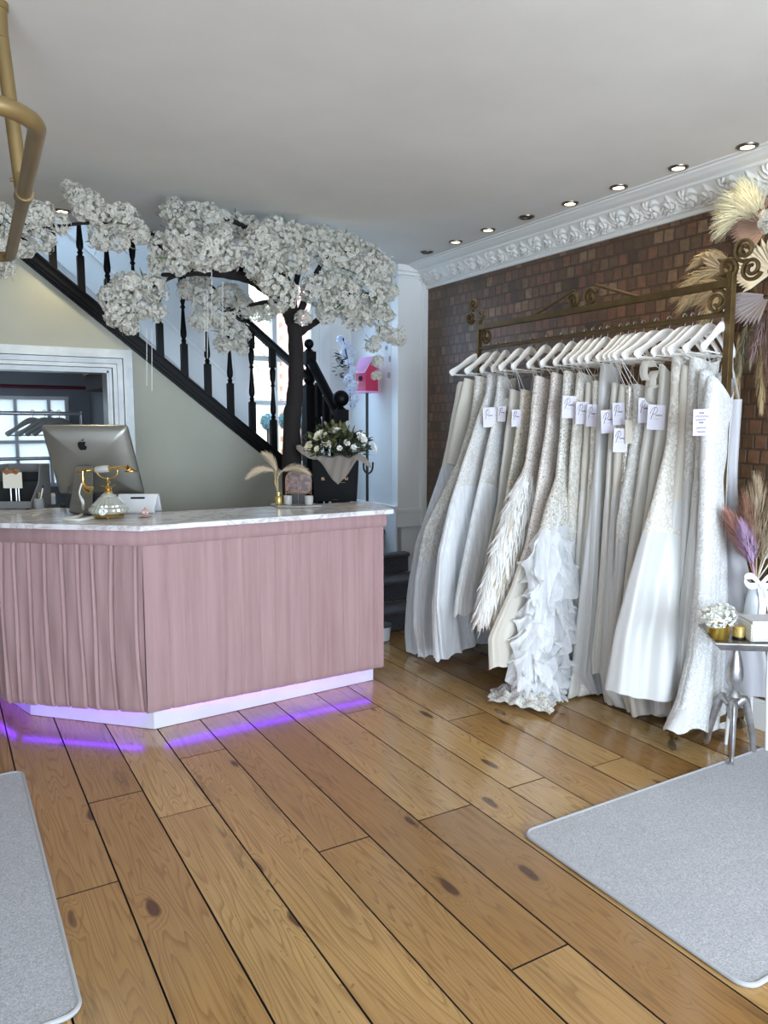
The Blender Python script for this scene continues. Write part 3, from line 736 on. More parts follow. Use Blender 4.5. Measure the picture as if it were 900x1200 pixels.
for pts in (body, leaf):
    q = leafpts(pts); n = len(q)
    lg.add(q + [p + nb_ * .001 for p in q], [tuple(range(n)), tuple(reversed(range(n, 2 * n)))] + [(i, (i + 1) % n, n + (i + 1) % n, n + i) for i in range(n)])
lg.build('logo', black_pl, ie, smooth=False)
# stand
sa, sb_ = onplane(89, 546, P0 + nb_ * .05, nb_), onplane(108, 546, P0 + nb_ * .05, nb_)
fa, fb_ = on_counter(80, 603), on_counter(107, 605)
stn = MB(); wdir = (fb_ - fa).normalized(); bdir = Vector((-wdir.y, wdir.x, 0))
def stand(u, v):
    t = v
    a = lerp(sa, fa, t ** .85); b = lerp(sb_, fb_, t ** .85)
    return lerp(a, b, u) + bdir * (.0)
pts_f = [(lerp(sa, fa, t), lerp(sb_, fb_, t)) for t in np.linspace(0, .93, 8)]
pts_f += [(fa + Vector((0, 0, .010)) + bdir * .01, fb_ + Vector((0, 0, .010)) + bdir * .01), (fa + bdir * .03 + Vector((0, 0, .002)), fb_ + bdir * .03 + Vector((0, 0, .002))), (fa + bdir * .20 + Vector((0, 0, .002)), fb_ + bdir * .20 + Vector((0, 0, .002)))]
vs = []
for i, (a, b) in enumerate(pts_f):
    th = bdir * .008 if i < 8 else Vector((0, 0, .006))
    vs += [a, b, b + th, a + th]
m_ = len(pts_f); fs = [(0, 1, 2, 3), tuple(4 * (m_ - 1) + k for k in (3, 2, 1, 0))]
for i in range(m_ - 1):
    for k in range(4): fs.append((4 * i + k, 4 * (i + 1) + k, 4 * (i + 1) + (k + 1) % 4, 4 * i + (k + 1) % 4))
stn.add(vs, fs).build('stand', silver_al, ie, smooth=False, bevel=.003)
cb_ = MB(); q0 = onplane(84, 572, base, (0, 1, 0)); q1 = on_counter(78, 596)
cb_.tube([onplane(80, 570, base + Vector((0, .06, 0)), (0, 1, 0)), onplane(79, 582, base + Vector((0, .06, 0)), (0, 1, 0)), q1 + Vector((0, .06, .004)), q1 + Vector((-.08, .08, .004)), q1 + Vector((-.2, .06, .004))], .003, 6)
cb_.build('power_cord', black_pl, ie)
MB().sphere(q1 + Vector((-.01, .05, .014)), .014, 12, 8, (1.4, 1, .8)).build('plug', black_pl, ie)
# --- antique style telephone
pbs = on_counter(128, 607); pbs.z = ZT
pe = empty('vintage_telephone', pbs, 'gold and cut glass vintage telephone with white cord on the counter', 'telephone')
cut_glass = glass('cut_glass', (225, 228, 220), .08)
cut_glass2 = mat('cut_crystal', (196, 196, 184), .12, .35)
px_m = (pbs - _C).dot(_F) / FOC    # metres per pixel there
def pp(px, py, dy=0): return onplane(px, py, pbs + Vector((0, dy, 0)), (_F.x, _F.y, 0))
gb = MB(); n = 24
prof = [(.001, 0), (.076, .0), (.082, .008), (.076, .014), (.001, .014)]
gb.lathe(prof, pbs + Vector((0, 0, .010)), 28)
for k in range(4):
    a = R(45 + 90 * k) + YAW; gb.sphere(pbs + Vector((.064 * math.cos(a), .056 * math.sin(a), .007)), .007, 10, 6)
gb.build('base_plate', gold, pe)
gl = MB(); zs = [(.070, .024), (.084, .028), (.094, .040), (.092, .052), (.080, .062), (.080, .070), (.066, .082), (.060, .088), (.048, .102), (.036, .112), (.034, .118), (.022, .126), (.018, .130)]
nfl = 48; vs = []
for r, z in zs:
    for k in range(nfl):
        a = 2 * math.pi * k / nfl; q = r * (1 + (.035 if k % 2 else -.02)); vs.append(pbs + Vector((q * math.cos(a), q * math.sin(a), z)))
fs = [tuple(reversed(range(nfl)))] + [(j * nfl + k, j * nfl + (k + 1) % nfl, (j + 1) * nfl + (k + 1) % nfl, (j + 1) * nfl + k) for j in range(len(zs) - 1) for k in range(nfl)] + [tuple((len(zs) - 1) * nfl + k for k in range(nfl))]
gl.add(vs, fs).build('glass_body', cut_glass2, pe, smooth=False)
dial = MB(); dn = Vector((-_F.x, -_F.y, .25)).normalized(); dc = pbs + Vector((-_F.x, -_F.y, 0)).normalized() * .088 + Vector((0, 0, .042))
dl_t = dn.to_track_quat('Z', 'Y').to_matrix().to_4x4(); Md = Matrix.Translation(dc) @ dl_t
dial.lathe([(.001, 0), (.020, 0), (.020, .004), (.001, .006)], (0, 0, 0), 20, Md)
for k in range(10):
    a = k * .5; dial.lathe([(.0035, .004), (.0035, .008), (.001, .009)], (0, 0, 0), 8, Md @ Matrix.Translation((.0145 * math.cos(a), .0145 * math.sin(a), 0)))
dial.build('dial', mat('pale_dial', (226, 224, 214), .3), pe)
neck = MB().lathe([(.018, .128), (.022, .134), (.014, .142), (.020, .150), (.010, .160), (.008, .175), (.014, .182), (.007, .190), (.006, .205)], pbs, 16)
hx = _R
for sgn in (-1, 1):
    neck.tube([pbs + hx * 0 + Vector((0, 0, .2)), pbs + hx * sgn * .03 + Vector((0, 0, .206)), pbs + hx * sgn * .05 + Vector((0, 0, .225)), pbs + hx * sgn * .052 + Vector((0, 0, .243))], .0045, 8)
    neck.tube([pbs + Vector((0, 0, .158)), pbs + hx * sgn * .025 + Vector((0, 0, .162)), pbs + hx * sgn * .045 + Vector((0, 0, .172))], .003, 6)
neck.build('cradle', gold, pe)
hz = .248
hs = MB(); A = pbs + hx * -.155 + Vector((0, 0, hz - .012)); B = pbs + hx * .105 + Vector((0, 0, hz + .012)); ax = (B - A).normalized()
def alongh(t): return A + ax * t
hs.tube([alongh(t) for t in (0, .03, .05, .055, .06, .085, .09, .095)], [.006, .007, .007, .011, .007, .008, .013, .013], 12)
hs2 = MB(); hs2.tube([alongh(t) for t in (.165, .17, .175, .20, .25, .252, .262)], [.013, .013, .008, .007, .007, .011, .011], 12); hs2.build('handset_end', gold, pe)
ec = alongh(.262) + Vector((.0, 0, -.02)); 
ep_ = MB(); ep_.lathe([(.004, .024), (.008, .012), (.030, .002), (.031, -.004), (.02, -.006), (.001, -.004)], ec + hx * .012, 16); ep_.build('earpiece', gold, pe)
mc = alongh(.03)
mp_ = MB(); mp_.tube([mc, mc + Vector((0, 0, -.03)), mc + Vector((0, 0, -.06)), mc + hx * .012 + Vector((0, 0, -.088)), mc + hx * .04 + Vector((0, 0, -.10))], [.010, .009, .011, .016, .024], 14); mp_.build('mouthpiece', gold, pe)
hs.build('handset', gold, pe)
MB().tube([alongh(t) for t in (.095, .10, .13, .16, .165)], [.014, .018, .0185, .018, .014], 16).build('grip', mat('frosted_glass_grip', (176, 174, 168), .25), pe)
cd = MB(); c0 = pp(96, 566, -.02)
pts = [pp(96, 566, -.02), pp(93, 578, -.03), pp(97, 588, -.05)]
g1 = [on_counter(98, 602), on_counter(92, 607), on_counter(80, 609), on_counter(76, 610.5), on_counter(95, 611), on_counter(112, 607)]
for q in g1: q.z = ZT + .007
pts += [lerp(pts[-1], g1[0], .6)] + g1
def smooth_path(pts, k=6):
    P = [np.array(p) for p in pts]; out = []
    for i in range(len(P) - 1):
        p0, p1, p2, p3 = P[max(i - 1, 0)], P[i], P[i + 1], P[min(i + 2, len(P) - 1)]
        for s in range(k):
            t = s / k; out.append(Vector(.5 * (2 * p1 + (p2 - p0) * t + (2 * p0 - 5 * p1 + 4 * p2 - p3) * t * t + (3 * p1 - p0 - 3 * p2 + p3) * t ** 3)))
    out.append(Vector(P[-1])); return out
cp = smooth_path(pts, 6)
cd.tube(cp, [.004 + .004 * min(1, max(0, (i - 6) / 6)) for i in range(len(cp))], 8)
cd.build('cord', mat('cream_cord', (222, 220, 212), .6), pe)
# --- white card-reader stand
cr = empty('card_reader_stand', on_counter(155, 601), 'white wedge shaped card reader stand with black slot behind the telephone', 'card reader')
def slab(mb, pts, up): 
    q = [Vector(p) for p in pts]; n = len(q); mb.add(q + [p + Vector(up) for p in q], [tuple(reversed(range(n))), tuple(range(n, 2 * n))] + [(i, (i + 1) % n, n + (i + 1) % n, n + i) for i in range(n)])
crp = on_counter(150, 601); cy_ = Vector((-_F.x, -_F.y, 0)).normalized(); cx_ = _R
crm = MB()
def crq(x, d, z): return crp + cx_ * x + cy_ * d + Vector((0, 0, z))
prof_ = [(-.03, .001), (-.022, .022), (.05, .092), (.062, .094), (.062, .088), (.0, .02), (.0, .001)]
prof_ = [(.045, .0015), (.060, .012), (-.03, .098), (-.045, .1), (-.06, .088), (-.10, .0015), (-.085, .0015), (-.042, .078), (.035, .0015)]
n = len(prof_); crm.add([crq(-.06, d, z) for d, z in prof_] + [crq(.155, d, z) for d, z in prof_], [tuple(range(n)), tuple(reversed(range(n, 2 * n)))] + [(i, n + i, n + (i + 1) % n, (i + 1) % n) for i in range(n)])
crm.build('stand_body', white_pl, cr, smooth=False, bevel=.004)
sl = MB(); d0, z0_ = .012, .0595
sl.add([crq(x, d, z) for x, d, z in ((.015, .0085, .0635), (.09, .0085, .0635), (.09, .0005, .071), (.015, .0005, .071))], [(0, 1, 2, 3)])
sl = MB(); e1 = .0015
sl.add([crq(x, d + e1, z + e1) for x, d, z in ((.015, -.006, .0755), (.09, -.006, .0755), (.09, -.014, .083), (.015, -.014, .083), (.015, -.008, .072), (.09, -.008, .072), (.09, -.018, .081), (.015, -.018, .081))], [(0, 1, 2, 3), (7, 6, 5, 4), (0, 4, 5, 1), (1, 5, 6, 2), (2, 6, 7, 3), (3, 7, 4, 0)])
sl.build('card_slot', black_pl, cr, smooth=False)
# --- crystal trinket on a dish
tp = on_counter(170, 606)
te = empty('trinket_dish', tp, 'small pink ribbed glass trinket pot on a gold rimmed saucer at the counter front', 'trinket dish')
MB().lathe([(.001, .001), (.02, .001), (.036, .006), (.038, .009), (.03, .007), (.001, .006)], tp, 24, cap=False).build('saucer', mat('pearl_saucer', (206, 190, 172), .2, .3), te)
tg = MB(); 
tg.grid(lambda u, v: tp + Vector((.019 * math.sin(math.pi * (.02 + .96 * v)) * (1 + .08 * math.cos(24 * math.pi * u)) * math.cos(2 * math.pi * u), .019 * math.sin(math.pi * (.02 + .96 * v)) * (1 + .08 * math.cos(24 * math.pi * u)) * math.sin(2 * math.pi * u), .024 - .018 * math.cos(math.pi * v))), 72, 12, True)
tg.build('ribbed_pot', mat('pink_glass', (214, 176, 168), .12, .2), te)
MB().sphere(tp + Vector((0, 0, .045)), .005, 10, 6).build('lid_knob', gold, te)
# --- grey desk organiser, card sign, pens, cards
op = on_counter(20, 597)
oe = empty('desk_organiser', op, 'grey sloping desk organiser with black inside at left end of the counter', 'organiser')
grey_f = mat('grey_leatherette', (122, 122, 122), .7)
om = MB(); rx, ry = _R, Vector((_F.x, _F.y, 0)).normalized()
def oq(x, d, z): return op + rx * x + ry * d + Vector((0, 0, z))
def obox(mb, x0, x1, d0, d1, z0, z1): 
    vs = [oq(x, d, z) for z in (z0, z1) for x, d in ((x0, d0), (x1, d0), (x1, d1), (x0, d1))]
    mb.add(vs, [(0, 3, 2, 1), (4, 5, 6, 7), (0, 1, 5, 4), (1, 2, 6, 5), (2, 3, 7, 6), (3, 0, 4, 7)])
obox(om, -.16, .085, 0, .25, .002, .008)
obox(om, -.16, .085, 0, .008, .002, .045)
for xs_ in (-.16, .077):
    pr = [(.0, .002), (.25, .002), (.25, .245), (.13, .245), (.10, .14), (.0, .045)]
    n = len(pr); om.add([oq(xs_, d, z) for d, z in pr] + [oq(xs_ + .008, d, z) for d, z in pr], [tuple(range(n)), tuple(reversed(range(n, 2 * n)))] + [(i, n + i, n + (i + 1) % n, (i + 1) % n) for i in range(n)])
obox(om, -.16, .085, .242, .25, .002, .245)
om.build('organiser_body', grey_f, oe, smooth=False, bevel=.002)
om = MB(); obox(om, -.15, .076, .10, .106, .009, .15); obox(om, -.15, .076, .17, .176, .009, .2); om.build('divider', mat('black_card', (22, 22, 23), .7), oe, smooth=False)
cse = empty('card_sign', oq(-.04, .03, .006), 'cream gift card with tan bow clipped upright in the grey organiser', 'card')
cm = MB(); obox(cm, -.095, .012, .05, .053, .115, .205); cm.build('card', mat('cream_card', (226, 218, 198), .7), cse, smooth=False)
cm = MB()
for xx in (-.055, -.025, -.01): cm.tube([oq(xx, .052, .009), oq(xx, .052, .115)], .004, 6)
cm.build('clip_legs', mat('steel_clip', (190, 190, 186), .3, .6), cse)
cm = MB()
for sgn in (-1, 1): cm.tube([oq(-.045, .048, .206), oq(-.045 + sgn * .025, .046, .222), oq(-.045 + sgn * .042, .047, .214), oq(-.045 + sgn * .025, .049, .202), oq(-.045, .049, .206)], [.004, .011, .013, .011, .004], 8)
cm.sphere(oq(-.045, .044, .208), .009, 10, 6); cm.build('bow', mat('tan_ribbon', (146, 100, 60), .6), cse)
pp0 = on_counter(46, 598)
poe = empty('pen_pot', pp0, 'small grey stone pot on a round coaster beside the organiser', 'pot')
MB().lathe([(.001, .0015), (.040, .0015), (.042, .004), (.040, .007), (.001, .007)], pp0, 24).build('coaster', mat('pale_stone', (204, 196, 186), .5), poe)
MB().lathe([(.024, .0075), (.026, .012), (.026, .066), (.022, .066), (.021, .015), (.001, .014)], pp0, 22).build('pot_body', mat('concrete', (150, 150, 148), .8, rgb2=(136, 136, 134), nscale=40), poe)
for k, (dx, dz, lab) in enumerate(((.030, .075, 'white pen with black tip leaning right out of the grey stone pot'), (-.006, .03, 'short dark pen upright in the grey stone pot, left of the white one'), (.006, .035, 'short gold pen upright in the middle of the grey stone pot'))):
    p0_ = pp0 + Vector((0, 0, .016)) + rx * (-.006 * k); p1_ = pp0 + rx * dx + Vector((0, 0, .066 + dz))
    pe_ = empty('pen', p0_, lab, 'pen', 'pens in the stone pot')
    q = lerp(p0_, p1_, .86)
    MB().tube([p0_, q], .0035, 8).build('barrel', [white_pl, black_pl, gold][k], pe_); MB().tube([q, lerp(p0_, p1_, .9), p1_], [.004, .0045, .003], 8).build('cap', black_pl if k != 2 else gold, pe_)
for (x0, y0, x1, y1, lb, h) in ((33, 606, 52, 602, 'flat stack of cream business cards by the front edge of the counter', .006), (53, 605.5, 60, 603.5, 'small tan card lying right of the cream card stack', .003)):
    a = on_counter(x0, y0); b = on_counter(x1, y1); m0 = MB(); c_ = lerp(a, b, .5)
    hw = abs((b - a).dot(rx)) / 2; M0 = frame(c_, rx, ry, (0, 0, 1))
    m0.box((-hw, -.03, .001), (hw, .03, h * .5), M0); m0.box((-hw + .001, -.031, h * .5 + .0002), (hw + .001, .029, h), M0)
    tag(m0.build('business_card', mat('card_stock', (214, 200, 180), .7), smooth=False, origin=c_), lb, 'card')
bx = on_counter(58, 591); m0 = MB(); M0 = frame(bx, (rx * .8 + ry * .6), (ry * .8 - rx * .6), (0, 0, 1))
m0.box((-.03, -.02, .001), (.03, .02, .05), M0); m0.add([M0 @ Vector(p) for p in ((-.032, -.022, .05), (.032, -.022, .05), (.032, .022, .05), (-.032, .022, .05), (-.032, 0, .066), (.032, 0, .066))], [(0, 1, 5, 4), (2, 3, 4, 5), (1, 2, 5), (3, 0, 4)])
tag(m0.build('gift_box', mat('pale_grey_card', (206, 206, 206), .6), smooth=False, origin=bx), 'small pale grey house shaped gift box behind the pen pot', 'box')
# ================================================================ DRESS RAIL
XK = 3.12
brass = mat('aged_brass_paint', (112, 90, 54), .42, .55, rgb2=(88, 70, 42), nscale=12)
re_ = empty('dress_rail', (XK, 3.2, 0), 'tall antique gold scrollwork dress rail on castors in front of the brick wall', 'clothes rail')
yR, yL = onX(857, 333, XK).y, onX(561, 383, XK).y
zt_ = (onX(857, 333, XK).z + onX(561, 383, XK).z) / 2; zh = (onX(847, 371, XK).z + onX(561, 407, XK).z) / 2
def bar(name, a, b, s, par=re_, m=None):
    a, b = Vector(a), Vector(b); t = (b - a).normalized(); u = Vector((1, 0, 0)) if abs(t.x) < .9 else Vector((0, 1, 0)); v = t.cross(u)
    mb = MB(); q = [a + u * i * s + v * j * s for i, j in ((-1, -1), (1, -1), (1, 1), (-1, 1))] + [b + u * i * s + v * j * s for i, j in ((-1, -1), (1, -1), (1, 1), (-1, 1))]
    mb.add(q, [(3, 2, 1, 0), (4, 5, 6, 7), (0, 1, 5, 4), (1, 2, 6, 5), (2, 3, 7, 6), (3, 0, 4, 7)])
    return mb.build(name, m or brass, par, smooth=False, bevel=.002)
for y in (yR, yL):
    bar('post', (XK, y, .07), (XK, y, zt_ + .045), .016)
    bar('foot', (XK - .27, y, .085), (XK + .26, y, .085), .016)
    for sx_ in (-.25, .24):
        cs_ = MB(); cx0 = XK + sx_
        cs_.tube([(cx0 - .011, y, .026), (cx0 + .011, y, .026)], .025, 16)
        c_o = cs_.build('castor', mat('castor_rubber', (96, 84, 62), .6), re_)
        MB().box((cx0 - .016, y - .01, .026), (cx0 - .0125, y + .01, .069)).box((cx0 + .0125, y - .01, .026), (cx0 + .016, y + .01, .069)).box((cx0 - .016, y - .01, .064), (cx0 + .016, y + .01, .07)).build('castor_fork', brass, c_o, smooth=False)
bar('top_bar', (XK, yR, zt_), (XK, yL, zt_), .017)
MB().tube([(XK, yR, zh), (XK, yL, zh)], .012, 12).build('hanging_bar', brass, re_)
bar('base_bar', (XK + .1, yR, .115), (XK + .1, yL, .115), .012)
def scroll(cy, cz, r, start, direction, turns=1.7, w_=.009):
    pts = []
    n = 46
    for i in range(n + 1):
        t = i / n; a = start + direction * turns * 2 * math.pi * t; q = r * (1 - .76 * t)
        pts.append((XK, cy + q * math.cos(a), cz + q * math.sin(a)))
    m = MB().tube(pts, w_, 8, flat=1.4); return m.build('scroll', brass, re_)
def sc_at(px, py, rpx, st, d, **k):
    p = onX(px, py, XK); sc = (p - _C).dot(_F) / FOC
    return scroll(p.y, p.z, rpx * sc * 1.12, st, d, **k)
for px, py, rp, st, d in ((873, 292, 12.5, -1.9, 1), (853, 314, 12.5, -.6, -1), (881, 314, 12.5, 3.6, 1), (840, 354, 13, 1.2, 1),
                           (555.5, 357, 6.5, -1.3, 1), (551.5, 373, 6.5, 3.6, 1), (563.5, 368.5, 6.5, 2.6, 1), (570, 394, 9, 2.0, -1),
                           (672, 353, 8, .4, 1), (692, 348, 9.5, 2.8, -1)):
    sc_at(px, py, rp, st, d, w_=.0085 if rp > 7 else .0075)
for a, b in (((624, 371), (673, 340)), ((752, 349), (698, 334))):
    p, q = onX(*a, XK), onX(*b, XK); MB().tube([p, lerp(p, q, .5), q], .0085, 8).build('stay', brass, re_)

# ================================================================ HANGERS
white_wood = mat('white_painted_wood', (232, 230, 226), .4)
steel = mat('hook_steel', (214, 208, 196), .25, .8)
def hanger_meshes():
    body = MB()
    def arm(sgn):
        pts = [(0, 0, -.070), (sgn * .03, 0, -.072), (sgn * .07, .002, -.090), (sgn * .13, .006, -.128), (sgn * .19, .014, -.168), (sgn * .212, .018, -.186)]
        return pts
    L = list(reversed(arm(-1))) + arm(1)[1:]
    L = smooth_path(L, 4)
    rs = []
    for p in L:
        q = abs(p.x) / .212; rs.append(.026 - .010 * min(1, q * 1.6) + .006 * sstep(.7, 1, q) - .008 * sstep(.96, 1, q))
    body.tube(L, rs, 10, flat=.42, up=(0, 0, 1))
    b = body.mesh('hanger_body', white_wood)
    hook = MB(); pts = [(0, 0, -.055), (0, 0, -.02)]
    for i in range(13):
        a = R(-90 + 0) + i / 12 * R(250); pts.append((0, 0, 0)) if False else pts.append((.019 * math.cos(a) * 1.0, 0, -.002 + .019 + .019 * math.sin(a) - .0195))
    pts = [(0, 0, -.06), (0, 0, -.045), (.004, 0, -.034)] + [(.0165 * math.cos(R(-50) + i / 10 * R(230)), 0, .0165 * math.sin(R(-50) + i / 10 * R(230)) - .003) for i in range(11)]
    hook.tube(pts, .003, 6)
    h = hook.mesh('hanger_hook', steel)
    br_ = MB(); br_.tube([(-.195, .012, -.188), (.195, .012, -.188)], .0045, 8)
    return b, h, br_.mesh('hanger_bar', white_wood)
HB, HH, HBR = hanger_meshes()
def make_hanger(loc, rz, label, group):
    e = empty('coat_hanger', loc, label, 'hanger', group, rz)
    for nm, me in (('hanger_body', HB), ('hook', HH), ('trouser_bar', HBR)):
        o = bpy.data.objects.new(nm, me); C.objects.link(o); o.parent = e
    return e

# ================================================================ DRESS MATERIALS
def cloth(name, rgb, rough=.5, sheen=.3, spec=.35, bump=.05, bs=90, trans=.12, stretch=(1, 1, .25)):
    s = NT(name); s.set(Roughness=rough, Sheen_Weight=sheen); s.p.inputs['Base Color'].default_value = lin(rgb); s.p.inputs['Specular IOR Level'].default_value = spec
    v = s.coord('Object', stretch); s.bump(s.noise(v, bs, 3), bump, .004)
    if trans:
        t = s.n('ShaderNodeBsdfTranslucent'); t.inputs['Color'].default_value = lin(rgb); mx = s.n('ShaderNodeMixShader'); mx.inputs[0].default_value = trans
        s.l(s.p.outputs[0], mx.inputs[1]); s.l(t.outputs[0], mx.inputs[2]); s.l(mx.outputs[0], s.out.inputs['Surface'])
    return s
satin = cloth('ivory_satin', (222, 218, 208), .34, .2, .5, .03, 60).m
satin_w = cloth('white_satin', (217, 216, 213), .30, .2, .5, .03, 60).m
crepe = cloth('cream_crepe', (220, 213, 200), .6, .3, .2).m
nude = cloth('champagne_lining', (218, 204, 184), .5, .3, .3).m
def tulle(name, rgb, alpha, scale=500):
    s = NT(name); s.set(Roughness=.8, Sheen_Weight=.4); s.p.inputs['Base Color'].default_value = lin(rgb)
    t = s.n('ShaderNodeBsdfTranslucent'); t.inputs['Color'].default_value = lin(rgb)
    m1 = s.n('ShaderNodeMixShader'); m1.inputs[0].default_value = .15; s.l(s.p.outputs[0], m1.inputs[1]); s.l(t.outputs[0], m1.inputs[2])
    tr = s.n('ShaderNodeBsdfTransparent'); lw = s.n('ShaderNodeLayerWeight'); lw.inputs['Blend'].default_value = .35
    v = s.coord('Object', (1, 1, .05)); nz = s.noise(v, 46, 4, .7)
    f = s.math('ADD', s.math('MULTIPLY', lw.outputs['Facing'], .5), s.math('ADD', alpha - .35, s.math('MULTIPLY', nz, .7)), True)
    m2 = s.n('ShaderNodeMixShader'); s.l(f, m2.inputs[0]); s.l(tr.outputs[0], m2.inputs[1]); s.l(m1.outputs[0], m2.inputs[2]); s.l(m2.outputs[0], s.out.inputs['Surface'])
    return s.m
tulle_w = tulle('white_tulle', (242, 244, 247), .72)
organza = tulle('white_organza', (243, 244, 246), .72)
tulle_g = tulle('grey_tulle', (222, 220, 218), .6)
def lace(name, ground, thread, sc=34, fine=1.0, rough=.6, metal=0, open_=0.0):
    """appliqued lace: raised thread motifs over a ground cloth"""
    s = NT(name); v = s.coord('Object', (1, 1, .8))
    wn_ = s.n('ShaderNodeTexNoise', i_Scale=22.0); s.l(v, wn_.inputs['Vector'])
    ma = s.n('ShaderNodeVectorMath', operation='MULTIPLY_ADD'); s.l(wn_.outputs['Color'], ma.inputs[0]); ma.inputs[1].default_value = (.05, .05, .05); s.l(v, ma.inputs[2])
    vo = s.n('ShaderNodeTexVoronoi', feature='DISTANCE_TO_EDGE', i_Scale=float(sc)); s.l(ma.outputs[0], vo.inputs['Vector'])
    v2_ = s.n('ShaderNodeTexVoronoi', i_Scale=float(sc) * 2.3); s.l(ma.outputs[0], v2_.inputs['Vector'])
    edge = s.math('SUBTRACT', 1.0, s.math('MULTIPLY', vo.outputs['Distance'], 9.0), True)
    blob = s.math('LESS_THAN', v2_.outputs['Distance'], .42)
    big_ = s.noise(v, 9, 3); msk = s.math('GREATER_THAN', big_, .5 - .12 * fine)
    h = s.math('MULTIPLY', s.math('MAXIMUM', edge, s.math('MULTIPLY', blob, .9)), msk)
    s.l(s.mix(h, ground, thread), s.p.inputs['Base Color']); s.set(Roughness=rough, Sheen_Weight=.2, Metallic=metal)
    s.bump(h, .55, .004)
    return s.m
lace_w = lace('white_lace', (208, 204, 196), (234, 233, 229), 30)
lace_f = lace('fine_white_lace', (206, 204, 200), (234, 234, 233), 46)
lace_n = lace('lace_on_nude', (206, 198, 184), (232, 229, 221), 34)
def sequin(name, a, b, sc=170, metal=.55):
    s = NT(name); v = s.coord('Object'); vo = s.n('ShaderNodeTexVoronoi', i_Scale=float(sc)); s.l(v, vo.inputs['Vector'])
    se = s.n('ShaderNodeSeparateColor'); s.l(vo.outputs['Color'], se.inputs[0])
    big_ = s.noise(v, 24, 3)
    s.l(s.mix(se.outputs[0], a, b), s.p.inputs['Base Color'])
    s.l(s.ramp(se.outputs[1], [(.5, (60, 60, 60)), (.9, (190, 190, 190))]), s.p.inputs['Metallic'])
    s.l(s.ramp(se.outputs[2], [(.2, (50, 50, 50)), (.8, (150, 150, 150))]), s.p.inputs['Roughness'])
    s.bump(s.math('ADD', s.math('MULTIPLY', se.outputs[0], .6), big_), .6, .004)
    return s.m
sequin_c = sequin('champagne_sequins', (212, 200, 178), (240, 235, 224))
sequin_b = sequin('blush_sequins', (214, 202, 192), (236, 230, 224), 190)
bead = sequin('crystal_beading', (206, 200, 186), (240, 238, 232), 130)
feather_m = mat('white_feather', (236, 234, 230), .8, sheen=.4)

# ================================================================ DRESSES
dress_rng = random.Random(11)
HANG = [(561, 529), (574, 548), (583, 566), (594, 579), (611, 588), (623, 603), (641, 621), (658, 637), (672, 653), (686, 664), (695, 672), (704, 681),
        (712, 690), (727, 703), (736, 711), (744, 717), (754, 722), (769, 727), (784, 740), (802, 768), (811, 781), (820, 787), (833, 806), (848, 827)]
def hang_pose(hx, tipx):
    y = (XK * _C.x if False else onX(hx, 392, XK).y)
    best = None
    for k in range(0, 61):
        th = R(k); p = Vector((XK - .212 * math.cos(th), y - .212 * math.sin(th), zh - .18))
        e = abs(proj(p)[0] - tipx)
        if best is None or e < best[0]: best = (e, th)
    return y, min(best[1], R(38))
class Frame:
    def __init__(s, y, th):
        s.o = Vector((XK, y, 0)); s.u = Vector((math.cos(th), math.sin(th), 0)); s.v = Vector((-math.sin(th), math.cos(th), 0)); s.th = th
    def w(s, u, v, z): return s.o + s.u * u + s.v * v + Vector((0, 0, z))
    def px(s, x, y):
        p = onplane(x, y, s.o, s.v); return ((p - s.o).dot(s.u), p.z)
